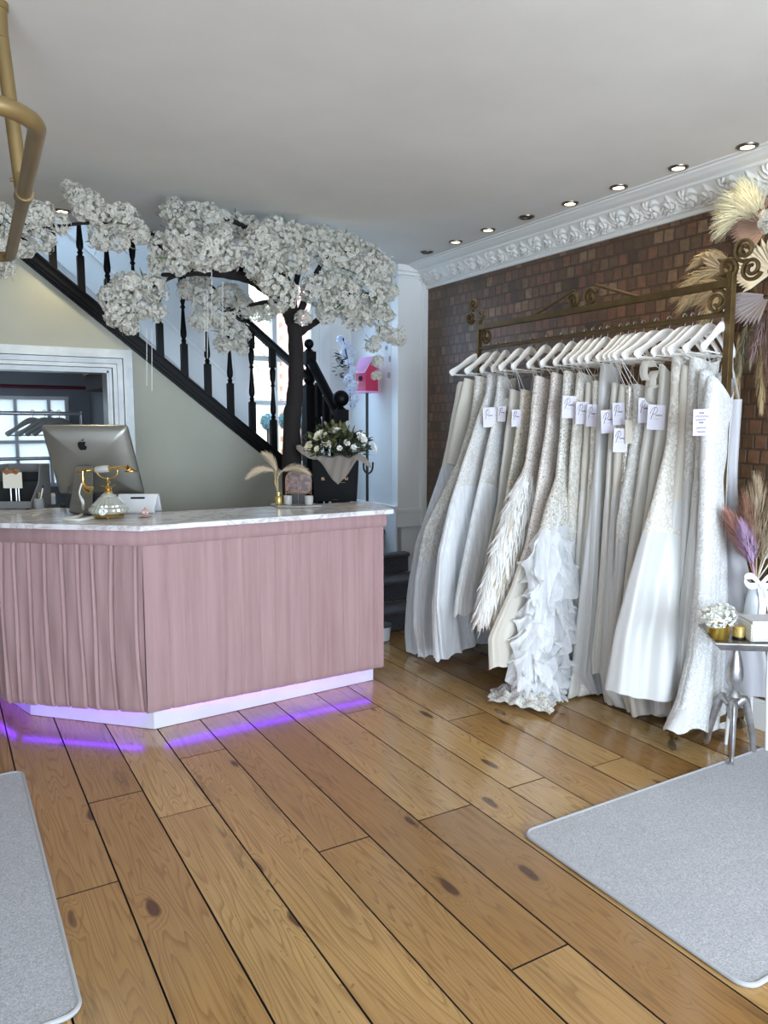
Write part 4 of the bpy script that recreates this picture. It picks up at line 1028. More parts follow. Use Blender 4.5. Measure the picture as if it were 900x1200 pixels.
def make_dress(i, label, edge, bod, skirt, waist=1.16, right=None, thick=(.04, .026, .05, .085), nf=8, fold=.0072, hem_r=None, vneck=.025, straps='thin', over=None, seed=None, voff=0.0, ruf=None, hem_wave=.012, lowb=None):
    hx, tx = HANG[i]
    y, th = hang_pose(hx, tx); F_ = Frame(y, th)
    rg = random.Random(100 + i if seed is None else seed)
    edge = [(edge[0][0] + 2, edge[0][1] - (22 if straps else 2))] + list(edge)
    E = [F_.px(*p) for p in edge]
    E = [(min(u, -.05), max(z, .012)) for u, z in E]
    uu = [q[0] for q in E]; zz = [q[1] for q in E]
    d = [0]
    for a, b in zip(E[:-1], E[1:]): d.append(d[-1] + math.hypot(a[0] - b[0], a[1] - b[1]))
    d = [q / d[-1] for q in d]
    ztop, zhem = zz[0], zz[-1]
    if hem_r is None: hem_r = max(.02, zhem)
    right = right or [(0, .16), (.25, .13), (.5, .17), (1, .24)]
    rt_, ru_ = [q[0] for q in right], [q[1] for q in right]
    root = empty('wedding_dress', (XK, y, zhem), label, 'dress')
    ph = [rg.uniform(0, 6.28) for _ in range(6)]
    NR, NC = 64, 120
    sw_ = None
    def point(s, a, scale=1.0, shrink=0.0, cut=1.0):
        s2 = s * cut
        uL, zL = interp(s2, d, uu), interp(s2, d, zz)
        uR, zR = interp(s2, rt_, ru_), lerp(ztop, hem_r, s2)
        ca, sa_ = math.cos(a), math.sin(a)
        w = (1 - ca) / 2
        w = w * w * (3 - 2 * w)
        z = lerp(zR, zL, w)
        hz = (ztop - z) / max(.2, ztop - .05)
        tv = interp(hz, [0, .28, .45, 1.0], thick)
        um, ur = (uL + uR) / 2, (uR - uL) / 2
        fa = 1.35 * fold * sstep(.26, .80, hz) * (1 + .6 * hz)
        ang = a + .25 * math.sin(ph[0] + 2.2 * hz)
        am = .55 + .45 * math.sin(1.3 * a + ph[5])
        f = am * (math.sin(nf * ang + ph[1] + 1.3 * math.sin(2.1 * hz + ph[2]) + .8 * math.sin(2 * a + ph[4])) + .5 * math.sin((nf * 1.6 + 1) * ang + ph[3] + 2.2 * hz)) + .18 * math.sin(nf * 3.1 * ang + ph[4] + 3 * hz)
        small = .0016 * math.sin(23 * z + ph[5] + 5 * ca) * (1 - sstep(.3, .5, hz))
        rfac = fa * f + small - shrink
        u = um + (ur * scale + rfac * .8) * ca
        v = (tv * scale + rfac) * sa_ * (abs(sa_) ** -.25 if abs(sa_) > 1e-3 else 1) + voff * hz
        if s < .16 and vneck:
            dip = vneck * (1 - abs(ca)) ** .8 * (1 - s / .16); z -= dip
        if hem_wave and s > .9: z = max(.008, z + hem_wave * (s - .9) * 10 * math.sin(nf * ang + ph[1]))
        return u, v, max(.006, z)
    Mi = root
    # split rows into bodice and skirt
    zs_ = [interp(k / NR, d, zz) for k in range(NR + 1)]
    kw = next((k for k in range(NR + 1) if zs_[k] < waist), NR // 3)
    def part(k0, k1, name, m, scale=1.0, shrink=0.0, cut=1.0):
        mb = MB()
        mb.grid(lambda a, b: F_.w(*point((k0 + b * (k1 - k0)) / NR, 2 * math.pi * a, scale, shrink, cut)), NC, (k1 - k0), True)
        return mb.build(name, m, root, angle=0)
    part(0, kw, 'bodice', bod)
    if over: 
        part(kw, NR, 'skirt', skirt, shrink=.012, cut=.97)
        part(kw, NR, 'overskirt', over)
    else: part(kw, NR, 'skirt', skirt)
    if lowb: part(kw - 1, min(NR, kw + lowb[1]), 'hip_panel', lowb[0], shrink=-.003)
    # straps to the hanger
    if straps:
        for ca, sg_ in ((-.92, -1), (.92, 1)):
            stp = MB(); a = math.acos(ca); u2 = sg_ * .182; wd = .004 if straps == 'thin' else .016
            q = []
            for aa in (a, -a):
                u, v, z = point(0, aa); q.append(F_.w(u, v * .9, z - .01))
            top = F_.w(u2, .016, zh - .150)
            top.z = max(top.z, max(q[0].z, q[1].z) + .012)
            stp.ribbon([q[0], lerp(q[0], top, .5), top, lerp(q[1], top, .5), q[1]], wd, F_.u)
            stp.build('strap', bod if straps != 'thin' else satin_w, root, smooth=False)
    make_hanger((XK, y, zh + .0135), th, HLAB[i], 'white hangers on the dress rail')
    return root, F_, point, rg
DL = ['far left end', 'second from the far left', 'third from the far left', 'fourth from the far left', 'fifth from the far left', 'sixth from the far left', 'seventh from the far left', 'eighth from the far left', 'ninth from the far left', 'tenth from the far left', 'eleventh from the far left', 'twelfth from the far left',
      'twelfth from the near right', 'eleventh from the near right', 'tenth from the near right', 'ninth from the near right', 'eighth from the near right', 'seventh from the near right', 'sixth from the near right', 'fifth from the near right', 'fourth from the near right', 'third from the near right', 'second from the near right', 'near right end']
HLAB = ['white wooden hanger on the dress rail, %s' % q for q in DL]

def ribbons_on(point, F_, name, m, root, zlo, zhi, n, L, w, rg, droop=.4, amin=.5, amax=1.5, lift=.02):
    """feathers / petals growing out of the skirt surface and hanging down"""
    mb = MB()
    for k in range(n):
        s = rg.uniform(zlo, zhi); a = math.pi * rg.uniform(amin, amax)
        u, v, z = point(s, a); p = F_.w(u, v, z)
        u2, v2, z2 = point(min(1, s + .04), a); dn_ = (F_.w(u2, v2, z2) - p).normalized()
        nrm = (F_.u * math.cos(a) + F_.v * math.sin(a)).normalized()
        side = dn_.cross(nrm).normalized(); side = (side + nrm * rg.uniform(-.5, .5)).normalized()
        l = L * rg.uniform(.6, 1.2); q = [p + nrm * .002]
        bend = rg.uniform(-.35, .35)
        for j in range(1, 5):
            t = j / 4; q.append(p + dn_ * l * t + nrm * (lift * math.sin(t * 2.2)) + side * bend * l * t * t)
            if q[-1].z < .006: q[-1].z = .006
        mb.ribbon(q, [w * .5, w, w * .9, w * .6, w * .05], side)
    return mb.build(name, m, root, smooth=False)
def ruffles_on(point, F_, name, m, root, s0, s1, n, rg, amp=.04, deep=.10, amin=.45, amax=1.55):
    """long organza frills cascading down the skirt"""
    mb = MB()
    for k in range(n):
        sa = lerp(s0, s1 - .12, rg.random() ** .9); sb = min(s1, sa + rg.uniform(.16, .40)); a0 = math.pi * lerp(amin + .05, amax - .1, (k + rg.random()) / n); drift = rg.uniform(-.45, .45)
        p1, p2, p3 = rg.uniform(0, 6), rg.uniform(16, 30), rg.uniform(3, 7); am = amp * rg.uniform(.6, 1.2); sg_ = rg.choice((-1, 1)); wd = deep * rg.uniform(.35, .75)
        def fn(uu_, vv_):
            a = a0 + drift * uu_ + .22 * math.sin(uu_ * p3 + p1); ss = min(.99, max(.3, lerp(sa, sb, uu_)))
            u, v, z = point(ss, a); p = F_.w(u, v, z); nrm = F_.u * math.cos(a) + F_.v * math.sin(a); tan = F_.u * -math.sin(a) + F_.v * math.cos(a)
            ph_ = uu_ * p2 + p1; env = min(1, 5 * uu_, 5 * (1 - uu_))
            q = p + nrm * (.003 + vv_ ** .8 * am * (.55 + .5 * math.sin(ph_)) * env) + tan * sg_ * (vv_ * wd * (.7 + .5 * math.cos(ph_ * .7)) * env) + Vector((0, 0, -1)) * vv_ * wd * (.5 + .4 * math.sin(ph_ + 1)) * env
            q.z = max(.006, q.z); return q
        mb.grid(fn, 60, 5)
    return mb.build(name, m, root, angle=0)

# ---- the twenty-four gowns, from the far left end to the near right end
g = {}
def D(i, label, edge, *a, **k):
    g[i] = make_dress(i, label, edge, *a, **k); return g[i]
r = D(0, 'tulle wedding dress with long plain ivory sleeves, far left end of the rail', [(537, 449), (528, 500), (519, 545), (503, 595), (489, 640), (481, 700), (479, 745), (481, 768)], crepe, satin_w, over=tulle_w, straps=None, nf=10, fold=.0115, thick=(.05, .04, .05, .07), waist=1.25)
F_ = r[1]
sl_ = MB()
pts = [F_.px(x, y) for x, y in ((540, 446), (533, 480), (526, 515), (520, 545))]
pp_ = [F_.w(u + .05, -.052, z) for u, z in pts]
sl_.tube(smooth_path(pp_, 5), [.062] * 5 + [.066] * 5 + [.066] * 6, 14, flat=.35, up=(1, 0, 0)); sl_.build('sleeve', crepe, r[0])
D(1, 'lace edged tulle wedding dress second from the far left end of the rail', [(556, 462), (551, 495), (536, 543), (514, 590), (500, 620), (490, 680), (488, 730), (494, 770)], lace_n, satin, over=tulle_w, nf=11, fold=.0100, thick=(.035, .03, .04, .05), waist=1.0, lowb=(lace_w, 12))
D(2, 'full white tulle wedding dress with sheer flutter sleeve, third from the far left', [(571, 460), (557, 500), (542, 546), (528, 590), (514, 650), (509, 710), (512, 774)], lace_f, satin_w, over=tulle_w, nf=12, fold=.0100, thick=(.034, .03, .04, .055))
D(3, 'tulle wedding dress with puffed off-shoulder sleeves, fourth from the far left', [(583, 462), (577, 500), (567, 545), (555, 600), (545, 650), (535, 700), (533, 722)], lace_f, satin, over=tulle_w, nf=10, fold=.0086, thick=(.034, .03, .035, .045), hem_r=.15)
F_ = g[3][1]; sl_ = MB()
for k in range(2):
    p_ = F_.px(587 + 4 * k, 474 + 14 * k); sl_.sphere(F_.w(p_[0] + .02, -.045, p_[1]), .05 - .01 * k, 18, 10, (1, .6, .9))
sl_.build('puff_sleeve', lace_f, g[3][0])
D(4, 'narrow ivory satin wedding dress between puffed tulle and gold sequin gowns', [(597, 478), (590, 530), (583, 590), (570, 650), (560, 700), (553, 730)], satin, satin, nf=6, fold=.0072, thick=(.03, .025, .03, .035), hem_r=.1)
D(5, 'nude wedding dress with gold sequin stripes and beaded hem, sixth from the far left', [(610, 478), (602, 530), (592, 590), (577, 645), (563, 700), (554, 735)], sequin_c, nude, nf=7, fold=.0064, thick=(.03, .025, .032, .035), waist=.80, hem_r=.12)
r = D(6, 'beaded wedding dress with a shaggy feather skirt, seventh from the far left', [(626, 462), (622, 500), (617, 540), (606, 570), (594, 600), (582, 640), (570, 680), (561, 725), (561, 738)], sequin_b, nude, nf=6, fold=.0043, thick=(.035, .028, .034, .04), waist=1.02, hem_r=.1)
ribbons_on(r[2], r[1], 'feathers', feather_m, r[0], .38, .95, 900, .13, .0032, r[3], amin=.55, amax=1.45, lift=.016)
hm = MB()
r = D(7, 'blush sparkle mermaid wedding dress with satin and grey net hem, eighth from the far left', [(646, 458), (641, 500), (633, 550), (627, 590), (617, 640), (600, 690), (584, 725), (574, 748), (575, 784)], sequin_b, crepe, nf=7, fold=.0086, thick=(.034, .028, .036, .06), waist=.78, over=None, lowb=None)
r = D(8, 'white ruffled organza wedding dress with lace train spread on the floor', [(661, 456), (657, 500), (651, 560), (640, 592), (627, 640), (622, 700), (612, 745), (606, 790), (618, 815), (630, 838)], bead, organza, nf=6, fold=.0129, thick=(.034, .03, .05, .10), waist=.95, hem_r=.02, voff=-.03)
ruffles_on(r[2], r[1], 'organza_ruffles', organza, r[0], .36, .97, 54, r[3], .055, .11)
tr_m = MB(); F_ = r[1]
def trn(u, v):
    p = at(lerp(576, 650, u) , lerp(822, 812, v) + 16 * u, 0.0); env = math.sin(math.pi * min(1, u * .9 + .06)) ** .6 * math.sin(math.pi * (.08 + .84 * v)) ** .8
    return p + Vector((.10 * (v - .5) + .012 * math.sin(v * 22 + u * 9), .05 * (v - .5), .008 + env * (.075 + .02 * math.sin(u * 30 + 4 * v) + .012 * math.sin(v * 26))))
tr_m.grid(trn, 60, 24); tr_m.build('lace_train', bead, r[0], angle=0)
r = D(9, 'narrow lace wedding dress directly right of the ruffled organza gown', [(676, 458), (672, 500), (668, 550), (667, 610), (667, 680), (668, 760), (668, 834)], lace_n, lace_f, nf=5, fold=.0050, thick=(.032, .027, .035, .045), hem_r=.02, waist=.9)
D(10, 'cream crepe wedding dress, second gown right of the ruffled organza one', [(687, 470), (685, 520), (681, 580), (677, 650), (674, 730), (673, 800), (675, 840)], crepe, satin, nf=6, fold=.0072, thick=(.03, .026, .032, .04), hem_r=.02)
D(11, 'lace bodice wedding dress with plain satin column, under the pair of overlapping tags', [(696, 468), (693, 530), (689, 600), (684, 680), (678, 760), (669, 818), (676, 842)], lace_n, satin, nf=7, fold=.0079, thick=(.03, .026, .032, .045), hem_r=.02)
D(12, 'plain white satin wedding dress with wide smooth front, halfway along the rail', [(705, 448), (702, 490), (698, 550), (692, 640), (687, 720), (680, 790), (690, 822)], satin_w, satin_w, nf=5, fold=.013, thick=(.036, .03, .036, .055), hem_r=.03, straps='wide')
D(13, 'ivory satin slip wedding dress right of the plain white satin gown', [(717, 470), (713, 540), (708, 620), (703, 700), (696, 770), (697, 790)], satin, satin, nf=6, fold=.0079, thick=(.03, .026, .032, .05), hem_r=.1)
D(14, 'cream wedding dress with beaded trim, above it the lowest hanging tag', [(726, 472), (721, 540), (716, 620), (712, 700), (706, 790), (712, 826)], crepe, satin_w, nf=6, fold=.0079, thick=(.03, .026, .034, .05), hem_r=.03)
D(15, 'narrow wedding dress with glittering beaded bodice, left of the long lace gown', [(735, 474), (731, 540), (725, 620), (718, 700), (709, 790), (716, 830)], bead, satin, nf=7, fold=.0072, thick=(.03, .026, .03, .045), hem_r=.03)
D(16, 'lace wedding dress with satin sash at the waist, eighth from the near right', [(748, 472), (742, 512), (733, 560), (724, 610), (721, 680), (716, 760), (714, 810), (726, 848)], lace_w, satin_w, nf=5, fold=.014, thick=(.036, .03, .04, .07), waist=.92, hem_r=.02)
r = D(17, 'cream wedding dress with big rolled petal neckline, seventh from the near right', [(758, 446), (757, 500), (748, 560), (740, 620), (732, 700), (724, 790), (738, 838)], satin, satin, nf=6, fold=.0086, thick=(.034, .028, .036, .06), hem_r=.02, straps=None)
F_ = r[1]; pt = MB()
for k, (px, py, rr_, tw) in enumerate(((747, 435, .05, .4), (757, 449, .06, -.3), (752, 462, .045, .8))):
    u0, z0_ = F_.px(px, py)
    def pet(a, b, u0=u0, z0_=z0_, rr_=rr_, tw=tw):
        t = (b - .5) * 2; an = a * math.pi * 1.25 + tw
        return F_.w(u0 + .02 + rr_ * (1 - .15 * abs(t)) * math.cos(an) * .8, -.05 + rr_ * .5 * t, z0_ + rr_ * math.sin(an))
    pt.grid(pet, 16, 8)
pt.build('petal_collar', satin, r[0], angle=0)
D(18, 'v-neck ivory satin wedding dress behind the front pair of tags', [(776, 448), (770, 500), (762, 560), (752, 640), (742, 720), (731, 790), (742, 838)], satin, satin, nf=5, fold=.0079, thick=(.034, .028, .036, .06), hem_r=.02, vneck=.1)
D(19, 'wide satin wedding dress with beaded lace bodice, fifth from the near right', [(789, 430), (786, 470), (782, 512), (767, 575), (752, 630), (740, 680), (727, 745), (718, 812)], lace_n, satin_w, nf=4, fold=.022, thick=(.04, .032, .05, .12), waist=1.02, hem_r=.10, voff=-.03, straps='wide')
D(20, 'cream wedding dress with thin straps directly right of the beaded lace bodice', [(799, 450), (797, 510), (790, 580), (781, 660), (774, 740), (768, 810), (770, 838)], crepe, satin_w, nf=6, fold=.0086, thick=(.034, .028, .036, .05), hem_r=.06)
D(21, 'satin wedding dress with lace shoulder strap, third from the near right', [(809, 440), (806, 500), (803, 570), (798, 650), (792, 730), (786, 800), (785, 850)], lace_w, satin_w, nf=5, fold=.0093, thick=(.036, .03, .04, .06), waist=1.25, hem_r=.08, straps='wide')
D(22, 'white satin column wedding dress under the handwritten lavender tag', [(821, 455), (818, 520), (812, 600), (806, 680), (800, 750), (798, 800), (800, 845)], lace_f, satin_w, nf=5, fold=.0079, thick=(.034, .028, .036, .05), hem_r=.10)
D(23, 'strappy fine lace sheath wedding dress at the near right end of the rail', [(831, 462), (826, 510), (824, 570), (822, 640), (819, 700), (813, 770), (800, 826), (784, 858)], lace_f, lace_f, nf=6, fold=.0057, thick=(.05, .04, .046, .07), hem_r=.02, vneck=.10, right=[(0, .10), (.25, .09), (.5, .12), (1, .17)], hem_wave=.01)
# extra gown hanging outside the near post
y_o = yR - .075
ex = empty('wedding_dress', (XK + .15, y_o + .2, .2), 'pale lilac plain satin gown hanging between the near post and brick wall', 'dress')
lil = cloth('lilac_grey_satin', (192, 190, 194), .45, .2, .4).m
XE = 3.27
eg0, eg1 = onX(853, 560, XE), onX(866, 806, XE)
def exf(a, b):
    z = lerp(1.62, eg1.z, b); an = 2 * math.pi * a
    yc = lerp(eg0.y, eg1.y, sstep(.2, 1, b))
    hw = interp(b, [0, .3, .5, 1], [.05, .045, .06, .155]); tv = interp(b, [0, .3, 1], [.03, .03, .06])
    f = .008 * math.sin(6 * an + 2 * b) * b
    return (XE + (tv + f) * math.sin(an), yc + (hw + f) * math.cos(an), z)

# ================================================================ PRICE TAGS
paper = mat('lilac_white_card', (222, 218, 228), .6); paper_l = mat('lavender_card', (206, 196, 224), .6); ink = mat('black_ink', (30, 28, 34), .6); cord_m = mat('grey_cord', (150, 146, 140), .7)
bpy.context.view_layer.update()
def cast_front(px, py):
    dg = bpy.context.evaluated_depsgraph_get(); d_ = ray(px, py).normalized()
    hit, loc, *_ = SC.ray_cast(dg, _C + d_ * .3, d_)
    return (loc - _C).dot(_F) if hit else None
TAGS = [(573, 489, 7, 11.5, 'script', 'small white tag with script initial, farthest left on the tulle gowns'), (588, 485, 5, 9, 'script', 'narrow tag half hidden by puffed sleeve, second from the far left'), (605, 490, 5.5, 10, 'script', 'greyish tag on the ivory satin gown, third from the far left'),
        (667, 477, 8.5, 13, 'script', 'tag with large script initial on the beaded strap of the ruffled organza gown'), (682, 484, 7.5, 13, 'script', 'left one of two overlapping tags right of the ruffled gown'), (693.5, 487, 6.5, 13, 'script', 'right one of two overlapping tags right of the ruffled gown'),
        (713, 494, 9, 13.5, 'script', 'tag on the plain white satin gown at middle of the rail'), (725, 485, 7.5, 13, 'script', 'shaded tag overlapping the one on the plain white satin gown'), (726.5, 516, 8, 14, 'script', 'lowest hanging tag, below the others near the rail middle'),
        (737, 506, 4.5, 14, None, 'blank cream tag right of the lowest tag'), (755, 481, 7.5, 14.5, 'script', 'rear one of the front pair of tags near the rolled petal neckline'), (769, 489, 11, 14.5, 'script', 'largest tag with script initial, front of the pair near the v-neck gown'), (822, 495, 10.5, 15.5, 'hand', 'lavender tag with handwritten lines near the right end')]
def tag_at(px, py, hw, hh, kind, label, front):
    ds = [cast_front(px + a * hw, py + b * hh) for a in (-.95, 0, .95) for b in (-.95, 0, .95)]
    ds = sorted(q for q in ds if q)
    w_ = ds[1] - .012 - front
    ctr = _C + ray(px, py) * w_; k = w_ / FOC
    n = (Vector((-_F.x, -_F.y, 0)).normalized()); n = (n + Vector((0, -.35, 0))).normalized()
    ux_ = Vector((0, 0, 1)).cross(n).normalized()
    rl = math.sin(px * 3.1) * .06; uz_ = (Vector((0, 0, 1)) * math.cos(rl) + ux_ * math.sin(rl)).normalized(); ux_ = uz_.cross(n)
    M0 = frame(ctr, ux_, uz_, n); W_, H_ = hw * k, hh * k
    e = empty('price_tag', ctr, label, 'tag', 'tags on the wedding dresses')
    m0 = MB().box((-W_, -H_, -.0012), (W_, H_, 0), M0); m0.build('card', paper_l if kind == 'hand' else (paper if kind else mat('cream_tag_card', (214, 204, 188), .6)), e, smooth=False)
    MB().tube([M0 @ Vector((0, H_ * .86, .001)), M0 @ Vector((0, H_ * 1.3, -.002)), M0 @ Vector((.004, H_ * 1.9, -.006))], .0009, 5).build('cord', cord_m, e)
    def stroke(mb, pts, w=.0011):
        q = [M0 @ Vector((x * W_, y * H_, .0008)) for x, y in pts]
        for a, b in zip(q[:-1], q[1:]):
            t = (b - a).normalized(); s_ = n.cross(t) * w; mb.add([a - s_ - t * w * .5, a + s_ - t * w * .5, b + s_ + t * w * .5, b - s_ + t * w * .5], [(0, 3, 2, 1)])
    mk = MB()
    if kind == 'script':
        stroke(mk, [(-.62, -.18), (-.5, .1), (-.36, .42), (-.22, .74)], .0013)
        stroke(mk, [(-.72, .28), (-.6, .55), (-.35, .76), (-.05, .78), (.1, .62), (.02, .42), (-.2, .26), (-.42, .2)], .0010)
        stroke(mk, [(-.12, .1), (-.02, .24), (.02, .1), (.12, .22), (.2, .1), (.26, .24), (.34, .1), (.42, .24), (.5, .1), (.6, .2), (.7, .12)], .0008)
        stroke(mk, [(-.3, -.14), (.3, -.14)], .0004)
    elif kind == 'hand':
        for y_, x0, x1 in ((.72, -.3, .25), (.45, -.75, .85), (.2, -.7, .5), (.0, -.3, .2), (-.42, -.6, .55), (-.7, -.5, .45)):
            nseg = 14; stroke(mk, [(lerp(x0, x1, t / nseg), y_ + .07 * math.sin(t * 2.3 + y_ * 9) * (1 if t % 3 else .4)) for t in range(nseg + 1)], .0009)
    if mk.v: mk.build('lettering', ink, e, smooth=False)
for j, t_ in enumerate(TAGS): tag_at(*t_, .02 if j in (4, 6, 10, 11) else (.03 if j in (8,) else .005))
# the gown outside the post is linked last so that the tags ignore it
MB().grid(exf, 90, 30, True).build('gown_body', lil, ex, angle=0)
exl = MB()
for sg_ in (-1, 1): exl.ribbon([(XE, eg0.y + sg_ * .04, 1.615), (XE - .03, eg0.y + .02 * sg_, 1.75), (XK + .02, eg0.y - .02, zh)], .005, (0, 1, 0))
exl.build('hanging_loops', satin_w, ex, smooth=False)
# ================================================================ BLOSSOM TREE
bark = mat('dark_bark', (28, 21, 18), .9, rgb2=(18, 14, 13), nscale=30, bump=.8, bscale=45, stretch=(1, 1, .3))
petal = NT('white_blossom_petals'); petal.set(Roughness=.7, Sheen_Weight=.2); petal.p.inputs['Base Color'].default_value = lin((212, 208, 197))
_t = petal.n('ShaderNodeBsdfTranslucent'); _t.inputs['Color'].default_value = lin((240, 238, 228)); _m = petal.n('ShaderNodeMixShader'); _m.inputs[0].default_value = .25
petal.l(petal.p.outputs[0], _m.inputs[1]); petal.l(_t.outputs[0], _m.inputs[2]); petal.l(_m.outputs[0], petal.out.inputs['Surface']); petal = petal.m
leaf_m = mat('green_leaf', (58, 74, 36), .55, rgb2=(78, 92, 48), nscale=9)
twig_m = mat('brown_twig', (54, 44, 34), .9)
YT = 4.42
tp0 = onY(341, 520, YT)
tree = empty('blossom_tree', (tp0.x, YT, 0), 'artificial white blossom tree with dark trunk behind the pink counter', 'tree')
def T(px, py, dy=0.0): return onY(px, py, YT + dy)
tm = MB()
pts = smooth_path([Vector((tp0.x - .01, YT, .01)), Vector((tp0.x, YT, .6)), T(342, 505), T(345, 470), T(347, 430), T(346, 395), T(344, 372)], 5)
rs = [interp(i / (len(pts) - 1), [0, .3, .6, 1], [.072, .058, .047, .043]) * (1 + .06 * math.sin(i * 1.7)) for i in range(len(pts))]
tm.tube(pts, rs, 14); tm.build('trunk', bark, tree)
MB().lathe([(.001, .001), (.20, .001), (.21, .02), (.12, .05), (.001, .06)], (tp0.x - .01, YT, 0), 24).build('base', bark, tree)
def branch(ps, r0, r1):
    q = smooth_path(ps, 5); MB().tube(q, [lerp(r0, r1, i / (len(q) - 1)) * (1 + .08 * math.sin(i * 2.1)) for i in range(len(q))], 8).build('branch', bark, tree)
branch([T(344, 378), T(330, 352, -.04), T(306, 334, -.08), T(290, 326, -.12), T(262, 321, -.16), T(234, 319, -.22), T(208, 322, -.26), T(190, 322, -.3)], .046, .010)
branch([T(345, 376), T(340, 345, -.03), T(330, 315, -.06), T(310, 285, -.08), T(285, 265, -.1), T(250, 250, -.14)], .038, .010)
branch([T(347, 395), T(358, 385, .02), T(372, 376, .03), T(388, 360, .04), T(410, 345, .02), T(440, 350, 0), T(455, 385, 0)], .026, .008)
branch([T(346, 380), T(360, 345, 0), T(372, 318, -.04), T(385, 300, -.05), T(420, 292, -.06)], .026, .008)
branch([T(296, 328, -.1), T(286, 312, -.1), T(268, 300, -.1)], .018, .008)
branch([T(234, 319, -.22), T(205, 300, -.28), T(170, 280, -.34), T(120, 262, -.4), T(60, 266, -.45), T(10, 275, -.5)], .014, .006)
branch([T(208, 322, -.26), T(180, 335, -.26), T(150, 345, -.25)], .010, .004)
branch([T(330, 352, .05), T(300, 356, .12), T(262, 366, .2)], .018, .006)
branch([T(344, 345, 0), T(352, 300, .05), T(345, 260, .05), T(340, 240, .05)], .022, .006)
def flower_mesh(seed, nfl, fr_):
    """one puffy blossom cluster of five-petalled flowers, unit radius"""
    rg = random.Random(seed); mb = MB(); lf = MB()
    lobes = [(Vector((0, 0, 0)), .78)]
    for k in range(5):
        d_ = Vector((rg.gauss(0, 1), rg.gauss(0, 1), rg.gauss(0, .8))).normalized(); lobes.append((d_ * .5, rg.uniform(.42, .56)))
    for k in range(nfl):
        c, rad = lobes[rg.randrange(len(lobes))] if rg.random() < .75 else lobes[0]
        n = Vector((rg.gauss(0, 1), rg.gauss(0, 1), rg.gauss(0, 1))).normalized()
        p = c + n * rad * rg.uniform(.82, 1.04)
        if p.length < .5: continue
        n = (n + Vector((rg.gauss(0, .35), rg.gauss(0, .35), rg.gauss(0, .35)))).normalized()
        t = n.orthogonal().normalized(); b = n.cross(t); a0 = rg.uniform(0, 6.28); R_ = fr_ * rg.uniform(.8, 1.2); cup = rg.uniform(.1, .5)
        mb.add([p + n * R_ * .22 + t * R_ * .13, p + n * R_ * .22 + b * R_ * .13, p + n * R_ * .22 - t * R_ * .1 - b * R_ * .1], [(0, 1, 2)])
        for q in range(5):
            a = a0 + q * 1.2566; u = t * math.cos(a) + b * math.sin(a); s = t * -math.sin(a) + b * math.cos(a)
            mb.add([p + u * R_ * .10, p + u * R_ * .62 - s * R_ * .44 + n * R_ * cup * .7, p + u * R_ + n * R_ * cup * .9 + s * R_ * .06, p + u * R_ * .62 + s * R_ * .44 + n * R_ * cup * .7],
                   [(0, 1, 2, 3)])
    return mb
eye_m = mat('flower_eye', (84, 82, 48), .8)
cl_meshes = []
for sd in range(7):
    mb = flower_mesh(sd + 20, 400, .135)
    me = mb.mesh('blossom_cluster', [petal, eye_m], smooth=False); cl_meshes.append(me)
    for q in me.polygons:
        if len(q.vertices) == 3: q.material_index = 1
lf_meshes = []
for sd in range(3):
    rg = random.Random(sd + 70); mb = MB()
    for k in range(3):
        d_ = Vector((rg.gauss(0, 1), rg.gauss(0, 1), rg.gauss(0, 1))).normalized(); s_ = d_.orthogonal().normalized()
        mb.ribbon([d_ * .03, d_ * .6, d_ * .8 + Vector((0, 0, -.04)), d_ * 1.0 + Vector((0, 0, -.12))], [.004, .04, .034, .002], s_)
    for k in range(3):
        d_ = Vector((rg.gauss(0, 1), rg.gauss(0, 1), rg.gauss(0, 1))).normalized(); mb.tube([d_ * .02, d_ * .75, d_ * .98], .010, 4)
    lf_meshes.append(mb.mesh('leaf_sprig', leaf_m, smooth=False))
